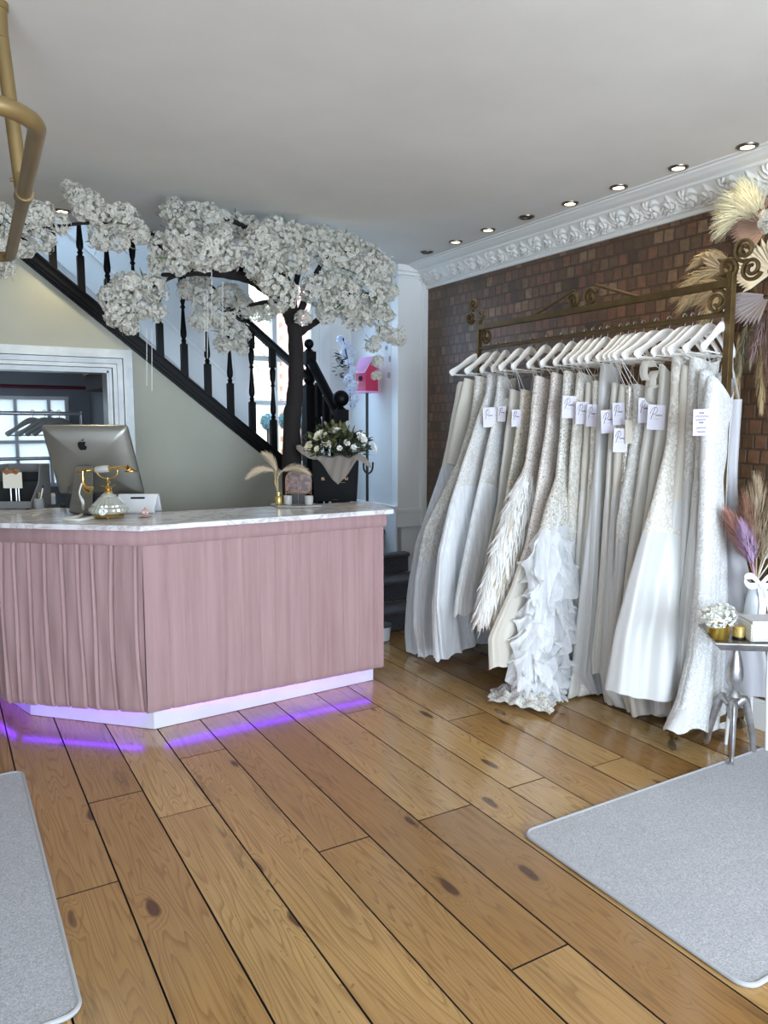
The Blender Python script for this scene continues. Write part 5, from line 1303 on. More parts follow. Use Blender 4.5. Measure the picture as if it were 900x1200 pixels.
CL = [(5, 256, 22, -.5), (4, 292, 20, -.5), (6, 314, 15, -.45), (28, 262, 20, -.5), (26, 292, 16, -.45), (46, 250, 18, -.5), (48, 280, 17, -.45), (70, 262, 16, -.45), (88, 228, 17, -.45), (104, 244, 22, -.45), (122, 256, 22, -.42), (80, 218, 10, -.42), (118, 278, 18, -.4), (146, 258, 22, -.4), (140, 284, 16, -.36), (162, 274, 16, -.36),
      (128, 350, 19, -.3), (148, 338, 24, -.3), (142, 366, 22, -.28), (165, 355, 24, -.28), (176, 338, 20, -.25), (152, 382, 14, -.26), (184, 366, 14, -.2),
      (204, 218, 19, -.2), (226, 214, 20, -.2), (244, 224, 20, -.2), (222, 242, 19, -.15), (258, 244, 18, -.1), (196, 244, 12, 0.0),
      (190, 288, 18, -.35), (214, 278, 24, -.42), (236, 296, 27, -.45), (210, 306, 22, -.4), (252, 282, 20, -.4), (262, 302, 19, -.4), (184, 310, 14, -.3),
      (278, 238, 18, -.05), (290, 256, 18, -.05), (276, 268, 16, 0), (324, 234, 24, -.12), (342, 250, 22, -.14), (316, 258, 18, -.1), (362, 238, 20, -.05), (376, 262, 20, -.05), (400, 252, 17, -.05), (412, 262, 10, 0), (356, 280, 18, 0),
      (300, 280, 24, -.3), (318, 298, 24, -.32), (288, 296, 20, -.3), (322, 326, 26, -.35), (332, 348, 24, -.34), (304, 318, 18, -.3), (346, 306, 20, -.2),
      (384, 298, 20, -.1), (406, 296, 22, -.1), (430, 300, 22, -.08), (446, 318, 21, -.06), (420, 322, 22, -.08), (394, 330, 22, -.06), (372, 340, 22, -.1), (404, 352, 24, -.1), (432, 344, 24, -.06), (452, 342, 17, -.02), (384, 366, 18, -.12), (416, 372, 20, -.1), (442, 368, 20, -.05), (356, 372, 13, -.15), (462, 394, 14, -.02), (450, 390, 13, 0), (438, 404, 13, .02), (443, 424, 9, .05), (442, 440, 7, .05), (470, 400, 7, 0),
      (240, 350, 20, .25), (256, 370, 20, .22), (272, 392, 21, .2), (236, 376, 16, .25), (284, 360, 16, .2), (300, 368, 13, .15), (314, 366, 12, .12), (268, 345, 18, .25), (262, 404, 12, .22), (222, 340, 15, .3), (236, 330, 16, .3), (284, 410, 9, .2), (335, 270, 16, .1), (300, 240, 15, .1), (252, 262, 15, .15), (345, 225, 13, .0)]
rg = random.Random(4)
for k, (px, py, r, dy) in enumerate(CL[:98]):
    p = T(px, py, dy); rr_ = r * (p - _C).dot(_F) / FOC
    if p.z + rr_ * 1.0 > CEIL - .01: p.z = CEIL - .012 - rr_ * 1.0
    o = bpy.data.objects.new('blossom_cluster', cl_meshes[k % 7]); C.objects.link(o); o.parent = tree
    o.matrix_parent_inverse = world_of(tree).inverted()
    o.location = p; o.rotation_euler = (rg.uniform(-.5, .5), rg.uniform(-.5, .5), rg.uniform(0, 6.28)); s = rr_ * rg.uniform(.86, 1.02)
    o.scale = (s * 1.05, s * 1.05, s * .98)
    if k % 2 == 0:
        l = bpy.data.objects.new('leaf_sprig', lf_meshes[k % 3]); C.objects.link(l); l.parent = tree; l.matrix_parent_inverse = world_of(tree).inverted()
        l.location = p; l.rotation_euler = (rg.uniform(0, 6), rg.uniform(0, 6), rg.uniform(0, 6)); l.scale = (rr_ * 1.25,) * 3
for px, y0, y1, dy in ((172, 385, 452, -.28), (178, 385, 458, -.28), (243, 340, 420, -.3), (240, 345, 412, -.3), (261, 330, 396, -.3), (248, 300, 375, -.35), (331, 362, 404, -.2)):
    MB().tube([T(px, y0, dy), T(px, (y0 + y1) / 2, dy), T(px, y1, dy)], .0018, 5).build('hanging_thread', mat('white_thread', (220, 220, 216), .6), tree)
# ceiling downlight behind the blossom
p = at(73, 247, CEIL)
e = empty('ceiling_downlight', p, 'lit ceiling downlight above the blossom at the left, near the stairs', 'downlight')
MB().lathe([(.030, -.001), (.030, -.008), (.036, -.010), (.046, -.006), (.048, 0)], p, 24, cap=False).build('rim', rim_m, e)
MB().lathe([(.001, -.004), (.020, -.005), (.0305, -.003)], p, 24, cap=False).build('lamp', lit_m, e)
l = bpy.data.lights.new('downlight_beam', 'SPOT'); l.energy = 22; l.spot_size = R(120); l.spot_blend = .9; l.color = (1, .88, .58); l.shadow_soft_size = .04
o = bpy.data.objects.new('downlight_beam', l); C.objects.link(o); o.location = p + Vector((0, 0, -.03))

# ================================================================ FLOWERS: helpers
def rose(mb, c, r, n, rg):
    n = Vector(n).normalized(); t = n.orthogonal().normalized(); b = n.cross(t); c = Vector(c)
    for L, (k, rad, tilt_, sz) in enumerate(((4, .18, .15, .5), (5, .38, .5, .62), (6, .62, .95, .72), (7, .84, 1.3, .7))):
        for q in range(k):
            a = q / k * 6.283 + L * .7 + rg.uniform(-.2, .2); u = t * math.cos(a) + b * math.sin(a); s = n.cross(u)
            base = c + u * r * rad * .5; up = (n * math.cos(tilt_) + u * math.sin(tilt_)); w_ = r * sz
            inn = (u * math.cos(tilt_) - n * math.sin(tilt_)) * -1
            vs = []
            for j, (h, ww, cu) in enumerate(((0, .35, 0), (.35, .8, .10), (.7, .95, .12), (1, .6, .0))):
                for m_ in (-1, -.4, .4, 1):
                    vs.append(base + up * w_ * h * 1.1 + s * w_ * .62 * ww * m_ + inn * w_ * (abs(m_) ** 2 * .28) - inn * w_ * cu * (1 if j == 3 else 0))
            mb.add(vs, [(4 * j + i, 4 * j + i + 1, 4 * j + i + 5, 4 * j + i + 4) for j in range(3) for i in range(3)])
def leaf(mb, p, d, L, w, rg, droop=.2):
    d = Vector(d).normalized(); s = d.cross(Vector((rg.gauss(0, .4), rg.gauss(0, .4), 1))).normalized()
    mb.ribbon([p, p + d * L * .35, p + d * L * .7 + Vector((0, 0, -droop * L * .2)), p + d * L + Vector((0, 0, -droop * L * .5))], [w * .15, w, w * .8, w * .05], s)
def plume(mb, base, d, L, w, n, rg, droop=.4, hair=.35, th=.0012, curl=0.0):
    """pampas plume: many fine hairs swept off a curved stem"""
    base = Vector(base); d = Vector(d).normalized(); side = d.cross(Vector((0, 0, 1)))
    side = side.normalized() if side.length > .05 else Vector((1, 0, 0))
    def stem(t):
        return base + d * L * t + Vector((0, 0, -1)) * droop * L * t * t + side * curl * L * t * t
    for k in range(n):
        t = rg.uniform(.0, 1) ** .9; p = stem(t); tn = (stem(min(1, t + .05)) - stem(max(0, t - .05))).normalized()
        o1 = tn.orthogonal().normalized(); o2 = tn.cross(o1); a = rg.uniform(0, 6.283)
        out = (o1 * math.cos(a) + o2 * math.sin(a)); env = math.sin(math.pi * min(1, t * .85 + .12)) ** .7
        l = L * hair * (.5 + .6 * rg.random()); ww = w * env * rg.uniform(.5, 1.1)
        q1 = p + tn * l * .4 + out * ww * .7; q2 = p + tn * l + out * ww + Vector((0, 0, -1)) * l * .25 * droop
        mb.ribbon([p, q1, q2], [th, th, th * .3], tn.cross(out))
    return stem
# ---- gift bag bouquet
YG = 4.0
gb0 = at(393, 588, ZT); 
gbe = empty('gift_bag', gb0, 'black paper gift bag with gold lettering and linen cloth on the counter', 'bag')
bkm = mat('black_card_bag', (13, 13, 15), .75, spec=.2, bump=.05, bscale=8)
gx_ = _R; gy_ = Vector((_F.x, _F.y, 0)).normalized(); k_ = (gb0 - _C).dot(_F) / FOC
def gq(px, h, d): return gb0 + gx_ * (px * k_) + gy_ * d + Vector((0, 0, h))
hB = .265
ga = R(8)
def bagring(z, g_): 
    w0, d0 = lerp(24.5, 27, z / hB) * k_, lerp(.05, .06, z / hB)
    return [gb0 + gx_ * x * g_ * w0 + gy_ * (y * d0 * g_ + .055) + Vector((0, 0, z)) for x, y in ((-1, -1), (1, -1), (1, 1), (-1, 1))]
bg_ = MB(); rings = [bagring(.002, 1), bagring(.13, 1.01), bagring(hB, 1), bagring(hB, .96), bagring(.01, .96)]
vs = sum(rings, []); bg_.add(vs, [(3, 2, 1, 0)] + [(4 * j + i, 4 * j + (i + 1) % 4, 4 * j + 4 + (i + 1) % 4, 4 * j + 4 + i) for j in range(4) for i in range(4)] + [(16, 17, 18, 19)])
bg_.build('bag_body', bkm, gbe, smooth=False)
gold_ink = mat('gold_foil', (196, 160, 110), .4, .5)
fr_n = (bagring(0, 1)[0] - bagring(0, 1)[1]).normalized()
def bag_text(body, size, px, z):
    q = gb0 + gx_ * px * k_ + gy_ * (.055 - lerp(.05, .06, z / hB) * 1.012 - .0012) + Vector((0, 0, z))
    return text_mb(body, size, frame(q, gx_, (0, 0, 1), -gy_))
tx = bag_text('EL', .022, -14, .135); tx.f += []; t2 = bag_text('IU', .022, 13, .135)
b0 = len(tx.v); tx.add(t2.v, t2.f); t3 = bag_text('........', .016, 9, .118); tx.add(t3.v, t3.f); t3 = bag_text('..............', .010, 0, .012); tx.add(t3.v, t3.f)
tx.build('lettering', gold_ink, gbe, smooth=False)
linen = mat('grey_linen', (128, 118, 108), .9, bump=.35, bscale=260)
ln = MB()
def lcloth(u, v):
    # cloth over the front edge with a hanging triangular point
    x = lerp(-29, 27, u); tri = max(0, 1 - abs(x - 4) / 27.0)
    h = lerp(0, .165 * tri + .012, v)
    w_ = .004 * math.sin(x * .55 + v * 3)
    return gb0 + gx_ * (x * (1 - .1 * v) * k_) + gy_ * (.055 - .0665 - .010 * math.sin(v * 2.6) - w_) + Vector((0, 0, hB + .012 - h + .006 * math.sin(x * .3)))
ln.grid(lcloth, 40, 14)
ln.grid(lambda u, v: gb0 + gx_ * (lerp(-29, 27, u) * k_) + gy_ * (lerp(-.0115, .11, v)) + Vector((0, 0, hB + .012 + .006 * math.sin(lerp(-29, 27, u) * .3) + .008 * math.sin(v * 3.1))), 40, 6)
ln.build('linen_cloth', linen, gbe, angle=0)
ln = MB()
for sg_, pts_ in ((-1, ((-20, .27, -.01), (-30, .29, -.02), (-40, .325, -.02), (-45, .335, .0))), (1, ((20, .27, -.01), (30, .275, -.02), (37, .245, -.025), (42, .22, -.02)))):
    ln = MB(); q = [gq(*p) for p in pts_]; ln.ribbon(q, [.010, .024, .026, .012], (0, .25, 1)); ln.build('linen_corner', linen, gbe, angle=0)
hd_ = MB(); 
for sg_ in (1,):
    q = [gq(33, .235, .03), gq(34, .195, .0), gq(38.5, .175, -.01), (gq(43, .195, -.005)), gq(44, .24, .03)]
    hd_.tube(smooth_path(q, 5), .006, 8)
hd_.build('rope_handle', black_pl, gbe)
fe = empty('flower_bouquet', gq(0, hB, .05), 'bouquet of white roses and dark green foliage sitting in the black gift bag', 'flowers')
rg = random.Random(9); lv = MB(); lv2 = MB(); cen_ = gq(0, .30, .055); Rx, Rz = 47 * k_, .20
fol = mat('dark_foliage', (46, 54, 34), .6, rgb2=(66, 72, 46), nscale=12); fol2 = mat('olive_foliage', (92, 96, 58), .6, rgb2=(112, 112, 74), nscale=12)
for k in range(620):
    a = rg.uniform(0, 6.283); ph = math.acos(rg.uniform(-.05, 1)); q = rg.uniform(.55, 1.0)
    d_ = Vector((0, 0, 0)) + gx_ * math.cos(a) * math.sin(ph) * Rx + gy_ * math.sin(a) * math.sin(ph) * Rx * .62 + Vector((0, 0, math.cos(ph) * Rz))
    leaf(lv if rg.random() < .62 else lv2, cen_ + d_ * q * .85, d_ + Vector((rg.gauss(0, .1), rg.gauss(0, .1), rg.gauss(0, .06))), rg.uniform(.03, .065), rg.uniform(.007, .016), rg)
lv.build('foliage', fol, fe, smooth=False); lv2.build('olive_foliage', fol2, fe, smooth=False)
cream_rose = mat('cream_rose_petals', (238, 232, 204), .6); white_rose = mat('white_rose_petals', (238, 236, 230), .6)
for px, h, d, r, cm_ in ((-16, .40, -.06, .042, 0), (-29, .335, -.075, .034, 0), (2, .425, -.03, .040, 1), (30, .385, -.045, .040, 1), (-8, .355, -.10, .022, 0), (14, .36, -.10, .020, 1), (22, .335, -.11, .018, 1), (44, .33, -.01, .030, 1), (-20, .325, -.10, .018, 0), (6, .33, -.115, .016, 1)):
    mb = MB(); c = gq(px, h, .055 + d); rose(mb, c, r, (c - cen_ + Vector((0, 0, .05)) + gy_ * -.05), rg); mb.build('rose', [cream_rose, white_rose][cm_], fe, angle=0)
# ---- hexagonal tray group
hp = at(346, 594, ZT)
kt = (hp - _C).dot(_F) / FOC
def hq(px, d, h): return hp + gx_ * px * kt + gy_ * d + Vector((0, 0, h))
tray = MB(); P6 = [(-31, .06), (-20, -.05), (6, -.085), (31, -.01), (22, .09), (-8, .12)]
tray.prism([tuple((hq(a, b, 0)).xy) for a, b in P6], ZT + .002, ZT + .012)
tag(tray.build('serving_tray', mat('grey_marble_tray', (178, 174, 166), .3, rgb2=(150, 146, 140), nscale=20), smooth=False, bevel=.002, origin=hp), 'grey marble angular tray under the candles and diffuser on the counter', 'tray')
zt0 = .0125
dfp = hq(-20, .02, zt0)
de = empty('reed_diffuser', dfp, 'gold glass reed diffuser with pampas plumes on the marble tray', 'diffuser')
MB().lathe([(.001, 0), (.022, 0), (.023, .004), (.023, .04), (.020, .047), (.012, .05), (.012, .062), (.016, .064), (.016, .07), (.009, .07)], dfp, 20).build('bottle', mat('amber_gold_glass', (190, 164, 98), .18, .5), de)
rd = MB(); 
for k in range(7):
    a = k * .9; rd.tube([dfp + Vector((0, 0, .06)), dfp + gx_ * (-.012 + .010 * math.sin(a * 2)) + gy_ * .01 * math.cos(a) + Vector((0, 0, .13)), dfp + gx_ * (-.035 + .06 * (k / 6)) + gy_ * .02 * math.cos(a) + Vector((0, 0, .20))], .0018, 5)
rd.build('reeds', mat('straw_reed', (196, 170, 128), .8), de)
pl_ = MB(); rg = random.Random(2)
for k, (dx, dz, dr) in enumerate(((-1.1, .55, .55), (-.35, .9, .35), (.9, .5, .45))):
    plume(pl_, dfp + Vector((0, 0, .19)) + gx_ * .02 * dx, gx_ * dx + Vector((0, 0, dz)), .15, .034, 620, rg, dr, .34, .0010)
pl_.build('pampas_plumes', mat('beige_pampas', (206, 186, 158), .9), de)
def candle(p, label, ctop):
    ce_ = empty('candle', p, label, 'candle', 'candles on the marble tray')
    MB().lathe([(.001, 0), (.021, 0), (.024, .003), (.026, .052), (.0235, .052), (.0225, .042), (.001, .042)], p, 22).build('jar', mat('stone_candle_jar', (182, 178, 172), .6, rgb2=(158, 154, 148), nscale=60), ce_)
    MB().tube([p + Vector((0, 0, .042)), p + Vector((0, 0, .05))], .001, 5).build('wick', black_pl, ce_)
candle(hq(-9, .015, zt0), 'grey stone candle jar beside the gold diffuser on the tray', 0); candle(hq(16, .0, zt0), 'grey stone candle jar at the right end of the tray, before the bag', 0)
# arched framed print on a wire stand
ap = hq(3, .055, zt0)
ae = empty('framed_print', ap, 'arched rose gold photo print on a wire stand behind the candles', 'picture')
prt = NT('photo_print'); v = prt.coord('Object', (1, 1, 1)); nz = prt.noise(v, 26, 3, .5, .2)
prt.l(prt.ramp(nz, [(.35, (44, 26, 24)), (.47, (86, 56, 48)), (.56, (134, 98, 84)), (.64, (48, 30, 28)), (.72, (186, 156, 142))]), prt.p.inputs['Base Color']); prt.set(Roughness=.25)
def arch(w_, z0, z1): 
    pts = [(-w_ * .8, z0), (-w_, z0 + .015)]; n = 14
    for k in range(n + 1):
        a = math.pi * (1 - k / n); pts.append((w_ * math.cos(a), z1 - w_ * .8 + w_ * .8 * math.sin(a)))
    return pts + [(w_, z0 + .015), (w_ * .8, z0)]
Ma = frame(ap, gx_, (0, 0, 1), -gy_)
MB().prism(arch(15.0 * kt, .07, .20), 0, .006, Ma).build('print', prt.m, ae, smooth=False)
fr_ = MB(); q = [Ma @ Vector((x, z, .006)) for x, z in arch(15.2 * kt, .07, .20)]; fr_.tube(q + [q[0]], .002, 6)
fr_.build('frame', mat('rose_gold_wire', (150, 112, 92), .35, .8), ae)
fr_ = MB()
for x in (-15, 15): fr_.tube([Ma @ Vector((x * kt, .12, .008)), Ma @ Vector((x * kt, .045, .012)), Ma @ Vector((x * kt, .001, .02))], .0016, 6)
fr_.tube([Ma @ Vector((-15 * kt, .064, .012)), Ma @ Vector((15 * kt, .064, .012))], .0016, 6); fr_.tube([Ma @ Vector((0, .14, .009)), Ma @ Vector((0, .001, .03))], .0016, 6)
fr_.build('wire_stand', mat('copper_wire', (170, 130, 100), .35, .8), ae)
MB().box((-9 * kt, .001, -.02), (9 * kt, .065, -.002), Ma).build('stand_block', black_pl, ae, smooth=False)
# gold leaf trinkets by the bag
gp = at(414, 595, ZT); gl_ = MB(); rg = random.Random(6)
for k in range(16):
    x = (k - 7.5) * .012; gl_.add([gp + gx_ * (x + a) + gy_ * (b + .01 * math.sin(k)) + Vector((0, 0, .003 + c)) for a, b, c in ((-.008, 0, 0), (0, -.008, .002), (.008, .001, .004), (0, .009, .002))], [(0, 1, 2, 3)])
gl_.tube([gp + gx_ * -.1 + Vector((0, 0, .003)), gp + Vector((0, 0, .004)), gp + gx_ * .1 + Vector((0, 0, .003))], .0016, 5)
tag(gl_.build('leaf_garland', mat('pale_gold_metal', (214, 188, 140), .35, .6), smooth=False, origin=gp), 'pale gold leaf spray lying on the counter in front of the bag', 'ornament')

# ================================================================ SILVER SIDE TABLE AND WHAT STANDS ON IT
silver = NT('silver_leaf'); v = silver.coord('Object', (1, 1, 1)); nz = silver.noise(v, 18, 4, .6)
silver.l(silver.ramp(nz, [(.35, (150, 148, 148)), (.65, (190, 188, 188))]), silver.p.inputs['Base Color']); silver.set(Metallic=.85, Roughness=.36)
f1, f2, f3 = at(857, 900), at(885, 884), at(826, 873)
ZTB = .605
tc_ = Vector(((f1.x + f2.x + f3.x) / 3, (f1.y + f2.y + f3.y) / 3, 0))
ste = empty('side_table', tc_, 'silver pedestal side table with tripod feet at the edge of the pale grey rug', 'table')
cl_ = MB().lathe([(.001, .17), (.016, .175), (.022, .19), (.022, .26), (.030, .27), (.034, .285), (.026, .30), (.018, .31), (.020, .325), (.034, .345), (.038, .38), (.034, .42), (.022, .47), (.016, .50), (.018, .51), (.026, .518), (.020, .528), (.014, .535), (.018, .55), (.030, .562), (.034, .575), (.001, .578)], tc_, 24)
cl_.build('pedestal', silver.m, ste)
for f_ in (f1, f2, f3):
    d_ = Vector((f_.x - tc_.x, f_.y - tc_.y, 0)); L = d_.length; u = d_ / L
    q = smooth_path([tc_ + u * .016 + Vector((0, 0, .245)), tc_ + u * .055 + Vector((0, 0, .262)), tc_ + u * (L * .62) + Vector((0, 0, .20)), tc_ + u * (L * .82) + Vector((0, 0, .10)), tc_ + u * (L * .90) + Vector((0, 0, .03)), tc_ + u * L + Vector((0, 0, .017))], 4)
    MB().tube(q, [lerp(.024, .013, min(1, i / 16)) for i in range(len(q))], 10, flat=.75).build('leg', silver.m, ste)
# octagonal dished top placed from its visible rim
c1, c2, c3 = at(838, 757, ZTB), at(818, 731, ZTB + .012), at(905, 759, ZTB)
tcx = Vector((tc_.x + .035, tc_.y + .02, 0)); half = .205
ang0 = math.atan2(c2.y - c1.y, c2.x - c1.x)
def octo(r, z, n=4):
    return [Vector((tcx.x, tcx.y, z)) for _ in range(0)]
ed = (Vector((c3.x - c1.x, c3.y - c1.y, 0))).normalized(); en = Vector((-ed.y, ed.x, 0))
L1_ = (c2 - c1); L1_ = Vector((L1_.x, L1_.y, 0))
t_out = [Vector((c1.x, c1.y, 0)), Vector((c1.x, c1.y, 0)) + ed * .30, Vector((c1.x, c1.y, 0)) + ed * .36 + en * .10, Vector((c1.x, c1.y, 0)) + ed * .33 + en * .30, Vector((c1.x, c1.y, 0)) + ed * .05 + en * .33, Vector((c2.x, c2.y, 0))]
cc_ = sum(t_out, Vector()) / len(t_out)
def tring(f, z): return [cc_ + (p - cc_) * f + Vector((0, 0, z)) for p in t_out]
n = len(t_out); vs = tring(.80, ZTB - .028) + tring(1.0, ZTB + .004) + tring(1.0, ZTB + .012) + tring(.96, ZTB + .010) + tring(.84, ZTB - .012)
tt = MB(); tt.add(vs, [tuple(reversed(range(n)))] + [(j * n + i, j * n + (i + 1) % n, (j + 1) * n + (i + 1) % n, (j + 1) * n + i) for j in range(4) for i in range(n)] + [tuple(4 * n + i for i in range(n))])
tt.build('tray_top', silver.m, ste, smooth=False, bevel=.003)
zT = ZTB - .011
# flower pot with white hydrangea
vp = at(856, 752, zT + .0); vp = vp + Vector((.0, .06, 0)); kf = (vp - _C).dot(_F) / FOC
ve = empty('flower_vase', vp, 'low gold bowl of white hydrangea flowers on the silver side table', 'vase')
MB().lathe([(.001, .0), (.040, 0), (.044, .006), (.046, .06), (.042, .062), (.04, .05), (.001, .05)], vp, 24).build('bowl', mat('brushed_gold', (176, 146, 66), .35, .85), ve)
o = bpy.data.objects.new('hydrangea', flower_mesh(99, 900, .09).mesh('hydrangea', mat('hydrangea_petals', (236, 236, 226), .7), smooth=False)); C.objects.link(o); o.parent = ve
o.location = (.004, 0, .092); o.scale = (.092, .085, .058)
jp = vp + gx_ * .085 + gy_ * -.005
je = empty('candle_jar', jp, 'small ribbed gold candle jar right of the hydrangea bowl', 'candle')
MB().lathe([(.001, 0), (.022, 0)] + [(.024 + .0015 * (k % 2), .004 + k * .004) for k in range(13)] + [(.021, .056), (.001, .054)], jp, 22).build('jar', mat('ribbed_gold', (206, 180, 112), .4, .6), je)
MB().lathe([(.0245, 0.0005), (.0262, .001), (.0262, .010), (.0245, .011)], jp, 22).build('dark_base', black_pl, je)
bp = vp + gx_ * .19 + gy_ * .0
be = empty('woven_basket', bp, 'white woven square basket at the right picture edge on the silver table', 'basket')
bkt = MB(); hwid = .075
for k in range(8):
    z0 = .001 + k * .0095
    q = []
    for j in range(41):
        s = j / 40 * 4; e_ = int(s) % 4; f = s - int(s); 
        x, y = [(-1 + 2 * f, -1), (1, -1 + 2 * f), (1 - 2 * f, 1), (-1, 1 - 2 * f)][e_]
        wob = .004 * math.sin(j * 3.14159 + k * 3.14159)
        q.append(bp + gx_ * (x * hwid) * (1 + wob * 6) + gy_ * (y * .06) + Vector((0, 0, z0 + .005)))
    bkt.tube(q, .0052, 6)
bkt.build('woven_sides', mat('white_wicker', (232, 230, 224), .6), be)
MB().box((-hwid * .97, -.058, .001), (hwid * .97, .058, .072), frame(bp, gx_, gy_, (0, 0, 1))).build('liner', mat('white_liner', (222, 220, 214), .7), be, smooth=False)
ld = MB(); ld.box((-hwid * 1.02, -.063, .078), (hwid * 1.02, .063, .09), frame(bp, gx_, gy_, (0, 0, 1))); ld.build('lid', mat('grey_white_lid', (214, 214, 214), .5), be, smooth=False, bevel=.003)
# small white stool behind with pampas bunch in a vase
sp_ = Vector((3.30, 2.10, 0)); sxy = onX(884, 722, 3.22)
wse = empty('plant_stand', (3.22, sxy.y, 0), 'slim white metal plant stand between silver table and brick wall', 'stand')
zs_t = sxy.z
sp_ = Vector((3.22, sxy.y, 0))
MB().lathe([(.001, zs_t - .012), (.10, zs_t - .012), (.105, zs_t - .006), (.10, zs_t), (.001, zs_t)], sp_, 28).build('top_plate', gloss_white, wse)
for k in range(3):
    a = k * 2.094 + .5; u = Vector((math.cos(a), math.sin(a), 0)); MB().tube([sp_ + u * .08 + Vector((0, 0, zs_t - .012)), sp_ + u * .085 + Vector((0, 0, .3)), sp_ + u * .10 + Vector((0, 0, .001))], .008, 8).build('leg', gloss_white, wse)
pv = Vector((3.22, sxy.y, zs_t + .001))
pve = empty('pampas_vase', pv, 'bunch of pink, beige and cream pampas in a glass vase tied with white ribbon', 'vase')
MB().lathe([(.001, 0), (.045, 0), (.048, .01), (.040, .08), (.030, .13), (.036, .15), (.033, .15), (.027, .13), (.036, .08), (.043, .012), (.001, .008)], pv, 24).build('vase', mat('pale_glass', (206, 212, 216), .08, 0, spec=.7), pve)
rg = random.Random(31)
pam = [mat('pampas_%s' % n_, c, .9) for n_, c in (('dusty_rose', (184, 136, 122)), ('lilac', (206, 176, 208)), ('beige', (190, 170, 142)), ('cream', (232, 226, 208)), ('brown', (150, 110, 90)))]
for k, (dx, dy, dz, L, ci, w_, dr) in enumerate(((-.40, -.1, .9, .26, 0, .06, .15), (-.36, -.3, .85, .21, 1, .05, .1), (-.05, .0, 1, .30, 2, .085, .0), (.25, -.1, 1, .28, 3, .08, .1), (.5, -.1, .9, .26, 3, .07, .2), (-.2, -.05, 1, .27, 4, .06, .1), (.08, -.2, 1, .30, 2, .08, .1))):
    mb = MB(); b_ = pv + Vector((0, 0, .16)) ; dd = Vector((0, 0, dz)) + gx_ * dx + gy_ * dy
    st = plume(mb, b_ + dd * .10, dd, L, w_, 800, rg, dr, .38, .0011)
    mb.tube([pv + Vector((0, 0, .02)), b_, b_ + dd * .12], .003, 5)
    mb.build('pampas_plume', pam[ci], pve, smooth=False)
rb = MB(); c_ = pv + Vector((0, 0, .155)) - gy_ * .04
ribw = mat('white_satin_ribbon', (236, 236, 242), .4)
for sg_ in (-1, 1):
    rb.ribbon(smooth_path([c_, c_ + gx_ * sg_ * .04 + Vector((0, 0, .04)), c_ + gx_ * sg_ * .075 + Vector((0, 0, .03)), c_ + gx_ * sg_ * .05 + Vector((0, 0, -.005)), c_], 4), .014, (0, 0, 1))
    rb.ribbon(smooth_path([c_, c_ + gx_ * (sg_ * .012 + .02) - gy_ * .01 + Vector((0, 0, -.06)), c_ + gx_ * (.03 + sg_ * .02) - gy_ * .012 + Vector((0, 0, -.12)), c_ + gx_ * (.03 + sg_ * .03) - gy_ * .01 + Vector((0, 0, -.19))], 4), .016, gx_)
rb.sphere(c_, .013, 10, 6); rb.build('ribbon_bow', ribw, pve, smooth=False)

# ================================================================ DRIED FLOWER INSTALLATION ON THE BRICK WALL
XD = 3.36
dfe = empty('dried_flower_display', (XW - .02, 2.25, 2.2), 'wall display of dried palm fans and pampas above the near end of the dress rail', 'dried flowers')
rg = random.Random(17)
def DP(px, py, dx=0): return onX(px, py, XD + dx)
def pfan(px, py, ax_, ay_, rpx, spread, nb, m, dx=0, cone=.05):
    c = DP(px, py, dx); k = (c - _C).dot(_F) / FOC; r = rpx * k
    a0 = math.atan2(-(ay_ - py), ax_ - px)     # direction in the picture plane -> wall plane (y decreases to the right)
    ey, ez = Vector((0, -1, 0)), Vector((0, 0, 1)); mb = MB()
    for i in range(nb):
        t = (i / (nb - 1) - .5); a = a0 + t * spread; d_ = ey * math.cos(a) * 1.35 + ez * math.sin(a); d_ = d_.normalized() 
        s_ = (ey * -math.sin(a) + ez * math.cos(a)); L = r * (1 - .25 * abs(t) * 2 + rg.uniform(-.05, .05)); w_ = L * spread / nb * .62
        fold = Vector((-1, 0, 0)) * w_ * .55
        p1 = c + d_ * L * .15; p2 = c + d_ * L * .75 + Vector((-cone, 0, 0)); p3 = c + d_ * L + Vector((-cone * 1.2, 0, 0))
        mb.add([p1 - s_ * w_ * .15, p1 + fold * .2, p1 + s_ * w_ * .15, p2 - s_ * w_, p2 + fold, p2 + s_ * w_, p3], [(0, 1, 4, 3), (1, 2, 5, 4), (3, 4, 6), (4, 5, 6)])
    mb.tube([c, c - (ey * math.cos(a0) + ez * math.sin(a0)) * r * .5], .004, 5)
    return mb.build('palm_fan', m, dfe, smooth=False)
palm_pink = mat('pinkish_dried_palm', (136, 108, 92), .8); palm_tan = mat('tan_dried_palm', (182, 156, 120), .8); palm_cream = mat('cream_dried_palm', (214, 196, 164), .8); palm_grey = mat('mauve_grey_palm', (140, 128, 124), .8)
pfan(900, 262, 868, 270, 42, 2.2, 15, palm_pink, 0)
pfan(905, 318, 870, 300, 44, 2.6, 17, palm_cream, .02)
pfan(900, 345, 868, 372, 46, 1.7, 15, palm_grey, -.02)
pfan(860, 330, 828, 352, 52, 1.5, 13, palm_tan, .04)
pfan(906, 232, 880, 244, 30, 1.6, 11, palm_pink, .02)
pfan(850, 318, 828, 288, 34, .5, 4, palm_tan, .0)
def dplume(px, py, tx, ty, m, w_=.045, n=420, droop=.3, hair=.32, dx=0, th=.0014):
    b, t_ = DP(px, py, dx), DP(tx, ty, dx - .05); d_ = t_ - b; L = d_.length
    d_ = d_ / L + Vector((0, 0, droop)); mb = MB(); plume(mb, b, d_, L, w_, n, rg, droop, hair, th); mb.build('pampas_plume', m, dfe, smooth=False)
